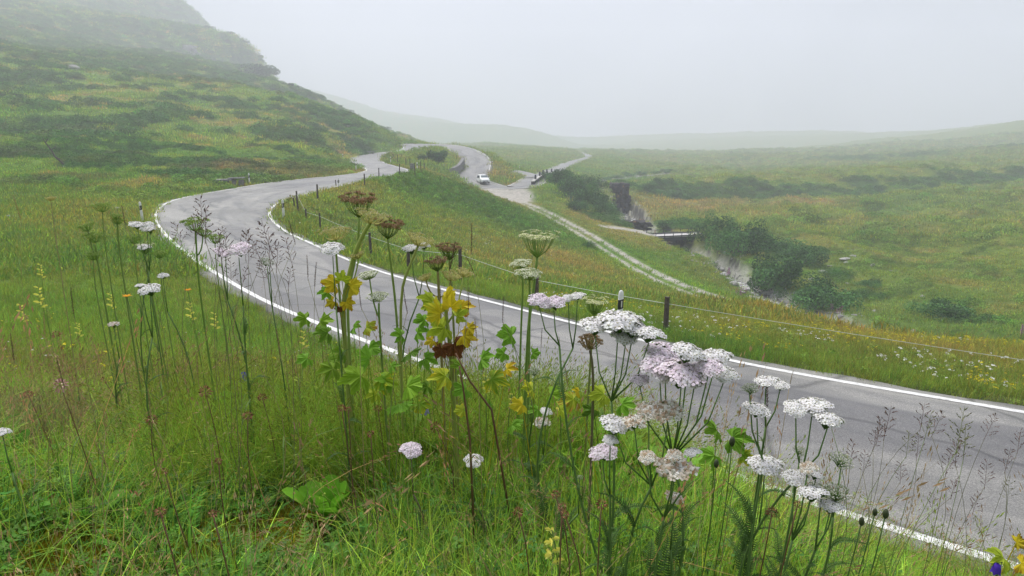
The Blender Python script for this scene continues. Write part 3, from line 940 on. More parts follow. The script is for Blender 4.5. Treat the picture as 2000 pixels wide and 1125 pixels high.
# ------------------------------------------------------------------ sward: clumps of real blades scattered over the ground
def blade_clump(nb, spread, h0, h1, w0, w1, lean=.5, curl=.5, seed=0, cols=((1, 1, 1),), segs=3, seedhead=0.0):
    g = np.random.default_rng(seed)
    mb = MB()
    for _ in range(nb):
        a = g.uniform(0, 2*PI); q = spread * math.sqrt(g.uniform())
        base = np.array([q*math.cos(a), q*math.sin(a), -.02])
        h = g.uniform(h0, h1); w = g.uniform(w0, w1)
        az = g.uniform(0, 2*PI) if g.uniform() < .5 else a + g.normal(0, .6)
        le = abs(g.normal(0, lean)); cu = abs(g.normal(0, curl))
        side = np.array([-math.sin(az + g.normal(0, .8)), math.cos(az), 0]); side /= np.linalg.norm(side)
        out = np.array([math.cos(az), math.sin(az), 0])
        V, fs = [], []
        ts = np.linspace(0, 1, segs + 1)
        p = base.copy()
        prev = 0
        for k, t in enumerate(ts):
            ang = le + cu * t * 1.3
            if k: p = p + (t - prev) * h * (math.sin(ang)*out + math.cos(ang)*np.array([0, 0, 1]))
            prev = t
            ww = w * (1 - t)**.6 * .5 if k < segs else 0
            if k < segs:
                V += [p - side*ww, p + side*ww]
            else:
                V += [p]
        for k in range(segs - 1):
            fs.append((2*k, 2*k+1, 2*k+3, 2*k+2))
        fs.append((2*segs-2, 2*segs-1, 2*segs))
        c = np.array(cols[g.integers(len(cols))]) * g.uniform(.75, 1.25)
        mb.add(V, fs, c)
        if g.uniform() < seedhead:
            d = V[-1] - (V[-2] + V[-3])/2; d /= np.linalg.norm(d) + 1e-9
            for s_ in range(14):
                b = V[-1] - d * .13 * h * (s_/6.0 - .2) + g.normal(0, .005, 3) * (h/.4)
                e = d*.008*(h/.4) ; sd = np.cross(d, [g.normal(), g.normal(), g.normal()]); sd = sd/np.linalg.norm(sd)*.0016*(h/.4)
                mb.add([b - e, b + sd, b + e, b - sd], [(0, 1, 2, 3)], np.array((1.25, .92, .95)) * g.uniform(.6, 1.1))
    return mb

def leaf_clump(nl, rad, hgt, l0, l1, seed=0, cols=((1, 1, 1),), aspect=.55):
    """A low mound of small leaves on every side."""
    g = np.random.default_rng(seed)
    mb = MB()
    for _ in range(nl):
        a = g.uniform(0, 2*PI); u = g.uniform() ** .5
        rr = rad * u * g.uniform(.8, 1.1)
        z = hgt * math.sqrt(max(0, 1 - u*u)) * g.uniform(.45, 1.08)
        c = np.array([rr*math.cos(a), rr*math.sin(a), z])
        n = np.array([math.cos(a)*u, math.sin(a)*u, .8]) + g.normal(0, .45, 3); n /= np.linalg.norm(n)
        t = np.cross(n, g.normal(0, 1, 3)); t /= np.linalg.norm(t); b = np.cross(n, t)
        l = g.uniform(l0, l1); w = l * aspect
        V = [c - t*l*.5, c - t*l*.05 + b*w*.5, c + t*l*.5 - n*l*.12, c - t*l*.05 - b*w*.5]
        mb.add(V, [(0, 1, 2, 3)], np.array(cols[g.integers(len(cols))]) * g.uniform(.7, 1.3))
    return mb

def trefoil_clump(nl, rad, seed=0, size=.012, cols=((1, 1, 1),)):
    g = np.random.default_rng(seed); mb = MB()
    for _ in range(nl):
        a = g.uniform(0, 2*PI); q = rad*math.sqrt(g.uniform()); h = g.uniform(.02, .075)
        c = np.array([q*math.cos(a), q*math.sin(a), h])
        tilt = rotm(g.normal(0, .35), g.normal(0, .35), g.uniform(0, 6.3))
        sz = size * g.uniform(.7, 1.3); cc = np.array(cols[g.integers(len(cols))]) * g.uniform(.75, 1.25)
        for k in range(3):
            m_ = rotm(0, 0, k*2*PI/3)
            P = np.array([(0, 0, 0), (.7, .55, .08), (1.35, .45, .05), (1.5, 0, .0), (1.35, -.45, .05), (.7, -.55, .08)]) * sz
            mb.add((P @ m_.T) @ tilt.T + c, [(0, 1, 2, 3), (0, 3, 4, 5)], cc)
        mb.tube([[c[0]*.8, c[1]*.8, 0], c], .0008, 3, cc*.8, False)
    return mb

def feather_leaf(mb, P, w, npair, col, g, up=(0, 0, 1)):
    """A finely cut leaf: a rib along P with many small leaflets either side."""
    P = np.asarray(P, float)
    s = np.linspace(0, 1, npair)
    idx = s * (len(P) - 1); i0 = np.clip(idx.astype(int), 0, len(P) - 2); f = (idx - i0)[:, None]
    C = P[i0]*(1 - f) + P[i0 + 1]*f
    T = P[i0 + 1] - P[i0]
    L_ = np.linalg.norm(P[-1] - P[0])
    mb.tube(P, L_*.008, 3, col*.9, False)
    for k in range(npair):
        t = T[k] / (np.linalg.norm(T[k]) + 1e-9)
        sd = np.cross(t, up); sd /= np.linalg.norm(sd) + 1e-9
        nn = np.cross(sd, t)
        ww = w * math.sin(PI*min(1, .12 + .88*s[k])**.8) * g.uniform(.8, 1.15) + w*.05
        for sg in (-1, 1):
            tip = C[k] + sd*sg*ww + t*ww*.45 + nn*ww*g.uniform(-.1, .45)
            b = L_ / npair * .36
            mb.add([C[k] - t*b, C[k] + sd*sg*ww*.5 - t*b*.6 + nn*ww*.1, tip, C[k] + sd*sg*ww*.45 + t*b*1.7, C[k] + t*b], [(0, 1, 2, 3, 4)], col * g.uniform(.8, 1.2))

def feather_clump(nl, seed, l0=.07, l1=.15, cols=((1, 1, 1),)):
    g = np.random.default_rng(seed); mb = MB()
    for _ in range(nl):
        a = g.uniform(0, 2*PI); l = g.uniform(l0, l1); out = np.array([math.cos(a), math.sin(a), 0])
        el = g.uniform(.5, 1.3)
        b = out * g.uniform(0, .03)
        P = [b + out*l*t*math.cos(el)*(1 + .3*t) + np.array([0, 0, 1])*l*(t*math.sin(el) - .45*t*t) for t in np.linspace(0, 1, 6)]
        feather_leaf(mb, P, l*.11, 17, np.array(cols[g.integers(len(cols))]), g)
    return mb

def broad_clump(nl, seed, l0=.05, l1=.12, cols=((1, 1, 1),)):
    g = np.random.default_rng(seed); mb = MB()
    for _ in range(nl):
        a = g.uniform(0, 2*PI); l = g.uniform(l0, l1); out = np.array([math.cos(a), math.sin(a), 0]); sd = np.array([-out[1], out[0], 0])
        el = g.uniform(.2, 1.2); w = l*g.uniform(.14, .26); b = out*g.uniform(0, .02)
        rows = []
        for t, ww in ((0, .15), (.3, .7), (.6, 1.0), (.85, .7), (1, .05)):
            p = b + out*l*t*math.cos(el) + np.array([0, 0, 1])*l*(t*math.sin(el) - .35*t*t)
            rows += [p - sd*w*ww + np.array([0, 0, .12*w*ww]), p, p + sd*w*ww + np.array([0, 0, .12*w*ww])]
        fs = []
        for k in range(4):
            fs += [(3*k, 3*k+1, 3*k+4, 3*k+3), (3*k+1, 3*k+2, 3*k+5, 3*k+4)]
        mb.add(rows, fs, np.array(cols[g.integers(len(cols))]) * g.uniform(.8, 1.2))
    return mb

def moss_clump(seed, cols):
    g = np.random.default_rng(seed); mb = MB()
    for _ in range(60):
        a = g.uniform(0, 2*PI); q = .04*math.sqrt(g.uniform()); c = np.array([q*math.cos(a), q*math.sin(a), .004])
        h = g.uniform(.006, .016); m_ = rotm(g.normal(0, .5), g.normal(0, .5), g.uniform(0, 6))
        P = np.array([(-.0022, 0, 0), (.0022, 0, 0), (.0014, .0, h*.6), (0, .001, h), (-.0014, 0, h*.6)])
        mb.add(P @ m_.T + c, [(0, 1, 2, 3, 4)], np.array(cols[g.integers(len(cols))]) * g.uniform(.75, 1.25))
    return mb

def proto_set(name, mbs, m):
    c = bpy.data.collections.new(name)
    for k, mb in enumerate(mbs):
        o = mb.build('%s_%s' % (name, 'abcdefghij'[k]), m, link_=False)
        c.objects.link(o)
    return c

def scatter_stuff(name, coll, nk, P, scl, ct, label, kk=None, tilt=.12):
    """Points carrying turn, size, kind and tint; geometry nodes set a clump on each. One object: nobody could count it."""
    n = len(P)
    me = bpy.data.meshes.new(name)
    me.vertices.add(n)
    me.vertices.foreach_set('co', np.asarray(P, np.float32).ravel())
    rot = np.stack([rng.normal(0, tilt, n), rng.normal(0, tilt, n), rng.uniform(0, 2*PI, n)], 1)
    me.attributes.new('turn', 'FLOAT_VECTOR', 'POINT').data.foreach_set('vector', rot.astype(np.float32).ravel())
    me.attributes.new('size', 'FLOAT', 'POINT').data.foreach_set('value', np.asarray(scl, np.float32))
    if kk is None: kk = rng.integers(0, nk, n)
    me.attributes.new('sort', 'INT', 'POINT').data.foreach_set('value', np.asarray(kk, np.int32))
    me.attributes.new('ctint', 'FLOAT_COLOR', 'POINT').data.foreach_set('color', np.c_[ct, np.ones(n)].astype(np.float32).ravel())
    o = link(bpy.data.objects.new(name, me))
    ng = bpy.data.node_groups.new(name + '_scatter', 'GeometryNodeTree')
    ng.interface.new_socket('Geometry', in_out='INPUT', socket_type='NodeSocketGeometry')
    ng.interface.new_socket('Geometry', in_out='OUTPUT', socket_type='NodeSocketGeometry')
    gi = ng.nodes.new('NodeGroupInput'); go = ng.nodes.new('NodeGroupOutput')
    ip = ng.nodes.new('GeometryNodeInstanceOnPoints')
    ci = ng.nodes.new('GeometryNodeCollectionInfo')
    ci.inputs['Collection'].default_value = coll
    ci.inputs['Separate Children'].default_value = True
    ci.inputs['Reset Children'].default_value = True
    def attr(nm, ty):
        q = ng.nodes.new('GeometryNodeInputNamedAttribute'); q.data_type = ty
        q.inputs['Name'].default_value = nm
        return [s for s in q.outputs if s.enabled and s.name == 'Attribute'][0]
    e2r = ng.nodes.new('FunctionNodeEulerToRotation')
    L = ng.links.new
    L(gi.outputs[0], ip.inputs['Points']); L(ci.outputs[0], ip.inputs['Instance'])
    ip.inputs['Pick Instance'].default_value = True
    L(attr('sort', 'INT'), ip.inputs['Instance Index'])
    L(attr('turn', 'FLOAT_VECTOR'), e2r.inputs[0]); L(e2r.outputs[0], ip.inputs['Rotation'])
    L(attr('size', 'FLOAT'), ip.inputs['Scale'])
    L(ip.outputs[0], go.inputs[0])
    md = o.modifiers.new('scatter', 'NODES'); md.node_group = ng
    tag(o, label, None, None, 'stuff')
    return o

def sample(n, r0, r1, rho, th0=-.76, th1=.76):
    """n points in the wedge the camera looks into, density rho(r) per area."""
    q = np.linspace(r0, r1, 4000); c = np.cumsum(rho(q) * q); c = c / c[-1]
    r = np.interp(rng.uniform(size=n), c, q)
    t = rng.uniform(th0, th1, n)
    return r*np.sin(t), r*np.cos(t), r

WARM = ((1, 1, 1), (1.0, 1.0, .9), (1.25, 1.1, .85), (.85, 1.0, .9), (1.45, 1.15, .9), (1.9, 1.7, 1.3), (.6, .75, .8), (1.5, .95, .8))
EXC = []
for px, py, er in ((648, 1010, .15), (648, 1090, .10), (25, 900, .09), (25, 960, .08), (560, 1105, .07), (545, 1010, .06), (1010, 1080, .06), (1080, 985, .05)):
    q_ = on_ground(px, py, lo=.6); EXC.append((q_[0], q_[1], er))
def bare_patch(x, y, r):
    '''the thin mossy sward at the left of the nearest ground'''
    return sstep(2.25, 1.55, r + .5*(fbm(x*2.2, y*2.2, 181, 3) - .5)) * sstep(-.20, -.50, x)
def mossn(x, y, r):
    return moss_at(x, y)
def put(name, coll, nk, n, r0, r1, rho, s0, s1, label, want=None, bright=1.0, jit=.25, th0=-.76, th1=.76, tilt=.12, zoff=0, colf=None, szf=None):
    x, y, r = sample(n, r0, r1, rho, th0, th1)
    col, heath = survey(x, y, 0.0)
    ok = rng.uniform(size=n) > grid_at(gbare, x, y)
    ok &= grid_at(RE, x, y) > .0
    for ex, ey, er in EXC: ok &= ((x - ex)**2 + (y - ey)**2 > er*er) | (coll.name[:5] in ('moss_', 'cover')) | (r > 3.2)
    if want is not None: ok &= rng.uniform(size=n) < want(x, y, r, heath)
    x, y, r, col = x[ok], y[ok], r[ok], col[ok]
    z = height(x, y) + zoff
    if colf is not None: col = colf(x, y, r, col)
    j = 1 + rng.uniform(-jit, jit, (len(x), 1))
    jc = 1 + rng.normal(0, .07, (len(x), 3))
    return scatter_stuff(name, coll, nk, np.stack([x, y, z], 1), rng.uniform(s0, s1, len(x))*(1 if szf is None else szf(r)), np.clip(col*j*jc*bright*1.75, .004, .9), label, tilt=tilt)

cl_near = proto_set('near_tuft', [blade_clump(22, .06, .05, .19, .0012, .0037, .42, .7, 100 + k, WARM, 4) for k in range(5)], MT['blade'])
cl_tall = proto_set('tall_tuft', [blade_clump(9, .07, .16, .42, .0009, .0018, .26, .6, 200 + k, ((1.1, 1.1, .9), (1.0, 1.1, .8), (1.3, 1.3, .9), (1.6, 1.25, 1.0)), 5, .22) for k in range(5)], MT['blade'])
cl_mid = proto_set('mid_tuft', [blade_clump(34, .20, .10, .34, .006, .013, .45, .55, 300 + k, WARM) for k in range(4)], MT['blade'])
cl_far = proto_set('far_tuft', [blade_clump(44, .75, .12, .42, .03, .07, .55, .5, 400 + k, WARM, 2) for k in range(4)], MT['blade'])
cl_heath = proto_set('heath_clump', [leaf_clump(230, .85, .62, .10, .20, 500 + k, ((1, 1, 1), (.8, .9, .9), (1.3, 1.35, 1.0), (1.0, 1.2, .8))) for k in range(4)], MT['heath'])
cl_herb = proto_set('herb_clump', [leaf_clump(90, .42, .5, .08, .17, 540 + k, ((1, 1, 1), (1.25, 1.3, 1.0), (.8, .9, .9))) for k in range(3)], MT['heath'])

put('grass', cl_near, 5, 46000, .5, 10, lambda r: np.where(r < 2.0, 1, (2.0/r)**1.3), .65, 1.4, 'short green meadow grass covering the near slope',
    want=lambda x, y, r, h: np.clip(.25 + 1.1*fbm(x*1.3, y*1.3, 131, 3) - .25*sstep(2.4, 1.3, r), .10, 1)*(1 - .72*bare_patch(x, y, r))*(1 - .9*mossn(x, y, r)), bright=1.5, jit=.45)
put('grass', cl_tall, 5, 11000, .9, 14, lambda r: np.where(r < 2.6, .55, (2.6/r)**1.2), .75, 1.25, 'tall thin flowering grass stems above the near sward',
    want=lambda x, y, r, h: np.clip(.1 + 1.1*fbm(x*.8, y*.8, 141, 3), 0, 1) * (1 - .6*sstep(2.0, 1.2, r)), bright=1.3, jit=.35, tilt=.2)
put('grass', cl_mid, 4, 36000, 6, 30, lambda r: (6/r)**1.4, .45, .95, 'meadow grass of the middle slope and road verges', want=lambda x, y, r, h: .95 - .5*h, jit=.3, bright=1.12)
put('grass', cl_far, 4, 42000, 24, 130, lambda r: (24/r)**1.25, .6, 1.15, 'meadow grass on the farther slopes', want=lambda x, y, r, h: 1 - .7*h, jit=.25)
put('grass', cl_far, 4, 60000, 120, 760, lambda r: (120/r)**1.2, 1.3, 2.6, szf=lambda r: np.clip(r/250, 1, 2.4), label= 'hill grass on the distant slopes', want=lambda x, y, r, h: 1 - .7*h, jit=.22)
put('grass', cl_far, 4, 16000, 560, 1100, lambda r: 1/r, 5, 8, 'hill grass high on the misty slope', want=lambda x, y, r, h: 1 - .7*h, jit=.25, th0=-.76, th1=-.30)
put('heath', cl_heath, 4, 22000, 700, 1100, lambda r: 1/r, 3, 6, 'dark heath high on the misty slope', want=lambda x, y, r, h: h, jit=.35, th0=-.76, th1=-.30)
put('heath', cl_heath, 4, 42000, 38, 130, lambda r: (38/r)**.8, .45, 1.15, 'low dark green heath shrubs in patches over the slopes', want=lambda x, y, r, h: h**1.5, jit=.35, zoff=-.08)
put('heath', cl_heath, 4, 110000, 120, 760, lambda r: (120/r)**.9, .8, 2.2, szf=lambda r: np.clip(r/260, 1, 2.2), label= 'low dark heath on the distant hillside', want=lambda x, y, r, h: h**1.5, jit=.35, zoff=-.1)
put('herbs', cl_herb, 3, 26000, 12, 130, lambda r: (12/r)**1.0, .5, 1.25, 'lush broad leaved herbs in the hollow of the meadow',
    want=lambda x, y, r, h: np.clip(blobs(B_LUSH, x, y), 0, 1), bright=1.15, jit=.4, zoff=-.05, szf=lambda r: np.clip(r/45, .28, 1))

GREENS = ((1, 1, 1), (1.2, 1.15, 1), (.8, .95, .9), (.9, 1.1, .8))
cl_tref = proto_set('clover_mat', [trefoil_clump(16, .10, 600 + k, .0058, GREENS) for k in range(3)], MT['blade'])
cl_feat = proto_set('feather_tuft', [feather_clump(7, 620 + k, .06, .14, GREENS) for k in range(4)], MT['blade'])
cl_brd = proto_set('broad_tuft', [broad_clump(9, 640 + k, .04, .10, GREENS) for k in range(4)], MT['blade'])
cl_moss = proto_set('moss_pad', [moss_clump(660 + k, ((1, 1, 1), (1.3, 1.1, .8), (.7, .8, .9))) for k in range(3)], MT['blade'])
def tone(c, k=.5):
    c = np.array(c)
    return lambda x, y, r, col: col*(1 - k) + c*k
put('clover_leaves', cl_tref, 3, 4200, .7, 6, lambda r: np.where(r < 2, 1, (2/r)**1.6), .7, 1.4, 'small round clover leaves close to the ground', want=lambda x, y, r, h: sstep(.38, .6, fbm(x*2, y*2, 151, 3))*.8*(1 - .9*mossn(x, y, r)), colf=tone((.04, .10, .03), .75))
put('feather_leaves', cl_feat, 4, 6500, .8, 6, lambda r: np.where(r < 2, 1, (2/r)**1.5), .7, 1.4, 'feathery green leaves low in the meadow', want=lambda x, y, r, h: sstep(.36, .6, fbm(x*1.7, y*1.7, 161, 3))*(1 - .9*mossn(x, y, r)), colf=tone((.06, .145, .022), .75))
put('broad_leaves', cl_brd, 4, 7000, .8, 11, lambda r: np.where(r < 2, 1, (2/r)**1.3), .6, 1.5, 'small broad green leaves among the grass', want=lambda x, y, r, h: sstep(.36, .62, fbm(x*1.4, y*1.4, 171, 3))*(1 - .85*mossn(x, y, r)), colf=tone((.075, .15, .022), .6))
put('moss', cl_moss, 3, 60000, .8, 2.6, lambda r: 1 + 0*r, .8, 1.6, 'yellow green moss cushions on bare ground', want=lambda x, y, r, h: mossn(x, y, r), colf=tone((.17, .15, .012), .9))

cl_dry = proto_set('dry_stems', [blade_clump(7, .10, .22, .48, .0010, .0020, .35, .45, 700 + k, ((1, 1, 1), (1.4, 1.1, .9), (.7, .6, .6)), 5, .6) for k in range(4)], MT['blade'])
put('dry_stems', cl_dry, 4, 1500, .9, 9, lambda r: np.where(r < 2.2, .6, (2.2/r)**1.3), .7, 1.15, 'thin dry brown stems tangled in the near meadow', want=lambda x, y, r, h: np.clip(.15 + fbm(x*1.0, y*1.0, 191, 3), 0, 1), colf=tone((.20, .165, .085), .92), tilt=.25)
put('dry_stems', cl_dry, 4, 2600, 7, 40, lambda r: (7/r)**1.1, .7, 1.3, 'dry seed stems over the farther meadow', want=lambda x, y, r, h: sstep(.35, .65, fbm(x*.3, y*.3, 192, 3)), colf=tone((.19, .15, .07), .85), tilt=.2, szf=lambda r: 1 + r*.02)

put('thatch', cl_dry, 4, 1700, .8, 3.2, lambda r: 1/r, .3, .7, 'flattened dry grass lying between the green leaves', want=lambda x, y, r, h: np.clip(fbm(x*3, y*3, 193, 3)*1.3 - .2, 0, 1), colf=tone((.27, .23, .13), .9), tilt=1.1, zoff=.02)

put('grass', cl_tall, 5, 9500, 1.75, 4.4, lambda r: (1.75/r)**1.1, .6, 1.15, 'dense green grass around the flower stems', want=lambda x, y, r, h: np.clip(.35 + .8*fbm(x*1.5, y*1.5, 194, 3), 0, 1), bright=1.2, jit=.35, th0=-.5, th1=.14, tilt=.25)
put('broad_leaves', cl_brd, 4, 1700, 1.6, 3.6, lambda r: 1/r, 1.4, 2.6, 'broad herb leaves under the tall flower stems', want=lambda x, y, r, h: sstep(.38, .6, fbm(x*1.3, y*1.3, 195, 3)), colf=tone((.12, .22, .025), .75), th0=-.42, th1=.2, zoff=.05)
# ------------------------------------------------------------------ roadside and valley things
MT['white_plastic'] = simple('white_plastic', (.74, .74, .72), .45, .10, 14)
MT['black_band'] = simple('black_band', (.014, .014, .016), .4, .2, 10)
MT['reflector'] = simple('reflector_glass', (.62, .60, .55), .2, .1, 20)
MT['old_wood'] = simple('weathered_wood', (.085, .068, .056), .9, .4, 9, bmp=.4)
MT['wire'] = simple('pale_fence_wire', (.50, .53, .47), .5, .1, 5)
MT['steel'] = simple('dark_painted_steel', (.030, .034, .045), .5, .3, 4)
MT['rust'] = simple('rusty_steel', (.20, .075, .035), .8, .4, 12)
MT['deck'] = simple('pale_timber_deck', (.46, .45, .44), .7, .15, 6)
MT['bark'] = simple('grey_bark', (.085, .075, .065), .9, .35, 8, bmp=.5)
MT['leaf_bush'] = simple('willow_leaf', (.055, .135, .034), .6, .25, 3, tint=True, trans=.2)
MT['leaf_dark'] = simple('juniper_leaf', (.028, .072, .024), .6, .3, 3, tint=True, trans=.15)
MT['concrete'] = simple('pale_concrete', (.42, .41, .39), .8, .2, 5, bmp=.2)

def make_delineator():
    root = empty('delineator_post')
    def sect(z, w, t, col=None):
        pts = []
        for k in range(10):
            a = 2*PI*k/10
            pts.append((w/2*math.copysign(abs(math.cos(a))**.7, math.cos(a)), t/2*math.copysign(abs(math.sin(a))**.7, math.sin(a)), z))
        return pts
    def loft(secs, name, m, parent, cap=True):
        mb = MB(); V = [p for s in secs for p in s]; n = 10; fs = []
        for q in range(len(secs) - 1):
            for k in range(n):
                fs.append((q*n+k, q*n+(k+1) % n, (q+1)*n+(k+1) % n, (q+1)*n+k))
        if cap:
            fs.append(tuple(range(n-1, -1, -1))); fs.append(tuple((len(secs)-1)*n+k for k in range(n)))
        mb.add(V, fs)
        return mb.build(name, m, parent, True)
    loft([sect(-.35, .13, .09), sect(.45, .128, .088), sect(.93, .124, .084), sect(.99, .115, .075), sect(1.03, .085, .055), sect(1.05, .04, .025)], 'post_body', MT['white_plastic'], root)
    b = [sect(.62, .131, .091), sect(.84, .130, .090)]
    for k in range(10):                                        # the band slants
        for q in b: q[k] = (q[k][0], q[k][1], q[k][2] + .25*q[k][0])
    loft(b, 'black_band', MT['black_band'], root, False)
    mb = MB(); mb.box((0, -.047, .735), (.034, .006, .15), bev=.006)
    mb.build('reflector', MT['reflector'], root)
    return root

delin0 = make_delineator()
_first = [True]
def delineator(p, label, face=0.0, lean=(0, 0), scale=1.0):
    o = delin0 if _first[0] else copy_tree(delin0)
    _first[0] = False
    o.location = p
    o.rotation_euler = (lean[0], lean[1], face)
    tag(o, label, 'road post', 'white delineator posts along the road')
    return o
def post_top(px, ytop, d, h=1.05):
    p = at_d(px, ytop, d); p[2] -= h
    return p
delineator(post_top(1212, 567, 15.4), 'nearest white road post with black band, beside the closest fence post', .35, (0, .02))
delineator(on_ground(554.5, 428.5), 'white road post at the inside of the big left bend', .15)
delineator(on_ground(279, 434), 'leaning white road post at the outer left edge of the big bend', -.2, (0, -.05))
delineator(on_ground(487.5, 361), 'white road post on the hillside verge right of the stone slabs', .1)
delineator(post_top(660.5, 347, 60), 'white road post beside a fence stake on the straight beyond the bend', .2)
delineator(on_ground(695.5, 333), 'white road post on the grassy nose of the left hillside', .1)
delineator(on_ground(670, 311.5), 'small white road post tip peeping over the left hillside nose', .1)
delineator(on_ground(700, 303), 'white road post just left of the slab table at the far verge', .1)
delineator(on_ground(763, 319), 'white road post among stakes at the inside of the double bend', .1)
delineator(on_ground(815, 333), 'white road post beside the grey stone marker on the meadow crest', .1)
delineator(on_ground(806, 296.5), 'white road post near the two dark stubs on the climb to the hairpin', .1)
delineator(on_ground(819, 277.5), 'left of the white posts standing on the skyline of the hairpin', .1)
delineator(on_ground(890, 283), 'middle white post standing on the skyline of the hairpin', -.2)
delineator(on_ground(948.5, 299), 'white post at the right shoulder of the hairpin top', -.5)
delineator(on_ground(961.5, 325), 'white post halfway down the outer side of the hairpin', -.6)
delineator(on_ground(955.5, 357), 'white post directly behind the white car', -.4)
delineator(on_ground(847, 285.5), 'tiny white post on the tip of the hairpin island', 0)
delineator(on_ground(1014.5, 331), 'white post in the valley meadow beyond the pull-out', 0)
delineator(on_ground(1072.5, 335.5), 'white post behind the parapet on the far road', 0)

def fence(name, label, pts, wires=(.88,), thick=.05, wire_ext=(), seed=1, sag=.03):
    """pts: (x, y, ztop, height). Stakes are parts, the wire runs from stake to stake."""
    g = np.random.default_rng(seed)
    P0 = pts[0]
    root = empty(name, (P0[0], P0[1], P0[2] - P0[3]))
    base = np.array(root.location)
    for x, y, zt, h in pts:
        mb = MB()
        t = thick * g.uniform(.8, 1.25)
        lx, ly = g.normal(0, .03), g.normal(0, .03)
        rings = [(0, 1.0), (.4*h, 1.05), (.8*h, .98), (h + .28, .9)]
        P = [np.array([x - lx*(h - q), y - ly*(h - q), zt - h - .28 + q]) - base for q, _ in rings]
        mb.tube(P, [t*r_ for _, r_ in rings], 7)
        mb.build('fence_post', MT['old_wood'], root)
    for fr in wires:
        line = [np.array([x, y, zt - h + fr*h]) for x, y, zt, h in pts] + [np.array(e) for e in wire_ext]
        Q = []
        for a, b in zip(line[:-1], line[1:]):
            for t in np.linspace(0, 1, 9)[:-1]:
                q = a + (b - a)*t; q[2] -= sag * 4*t*(1 - t) * np.linalg.norm(b - a)/8
                Q.append(q - base)
        Q.append(line[-1] - base)
        mb = MB(); mb.tube(Q, .0062, 5)
        mb.build('fence_wire', MT['wire'], root)
    return tag(root, label, 'fence')
def fp(px, ytop, d, h=1.1):
    p = at_d(px, ytop, d)
    return (p[0], p[1], p[2], h)
def gp(px, ybase, h=1.1):
    p = on_ground(px, ybase)
    return (p[0], p[1], p[2] + h, h)
fence('wire_fence', 'thin wire fence on wooden stakes along the far verge of the near road',
      [fp(573.5, 386, 42), fp(579, 373, 40.5, 1.35), fp(597, 408, 36.5), fp(624, 416, 32.5), fp(722, 454, 25.2), fp(797, 478, 22.8), fp(898.5, 486, 20.6, 1.25), fp(1048, 536, 17.8), fp(1303, 580, 15.2), fp(2170, 712, 12.0)],
      wires=(.86,), thick=.052, seed=3)
fence('stake_fence', 'row of thin dark stakes along the outer meadow edge beyond the bend',
      [gp(573+48, 391), fp(655.5, 351, 61, 1.35), gp(712.5, 363), gp(740.5, 349), gp(781, 348, 1.5), gp(810, 344.5, 1.5), gp(822, 338, 1.4), gp(829, 334, 1.1)], wires=(.8,), thick=.055, seed=4)
fence('stake_fence', 'short dark stakes on the grassy island inside the double bend',
      [gp(768, 310, .9), gp(777, 318.5, 1.3), gp(785, 309, .8), gp(793, 322, 1.0), gp(801, 323.5, 1.1), gp(836, 295, .8)], wires=(), thick=.06, seed=5)
fence('stake_fence', 'distant line of stakes across the valley meadow beyond the pull-out',
      [gp(995, 326, 1.1), gp(1008, 328, 1.1), gp(1022, 331, 1.1), gp(1036, 334, 1.1), gp(1050, 337, 1.1)], wires=(), thick=.07, seed=6)
mb = MB(); mb.box((0, 0, .42), (.5, .4, 1.1), col=(1, 1, 1), taper=.86, bev=.06); mb.box((0, 0, 1.0), (.42, .34, .1), taper=.7, bev=.05)
o = mb.build('stone_marker', MT['stone']); o.location = on_ground(805, 336); tag(o, 'squat grey stone marker on the crest beside the stakes', 'marker stone')

# flat slabs beside the road
def slab_table(px, py, w, dep, label, rz, tilt=0):
    p = on_ground(px, py)
    root = empty('stone_slabs', p, rz)
    g = np.random.default_rng(int(px))
    def slab(c, s, name, rx=0):
        mb = MB(); mb.box((0, 0, 0), s, rotm(rx + g.normal(0, .02), g.normal(0, .03), g.normal(0, .08)), bev=.08, taper=.94)
        o = mb.build(name, MT['stone'], root); o.location = c
    slab((-w*.2, 0, .46), (w*.75, dep, .10), 'slab', tilt); slab((w*.28, .1, .60), (w*.62, dep*.9, .10), 'slab', tilt)
    for q in (-.38, -.1, .2, .45): slab((w*q, g.uniform(-.2, .2), .18), (.34, dep*.7, .48), 'support_stone')
    return tag(root, label, 'stone slabs')
slab_table(448, 362, 2.2, 1.0, 'grey stone slabs stacked like a table beside the big bend', .1)
slab_table(718, 301, 2.9, 1.2, 'grey slab table at the far verge below the hillside', .15)

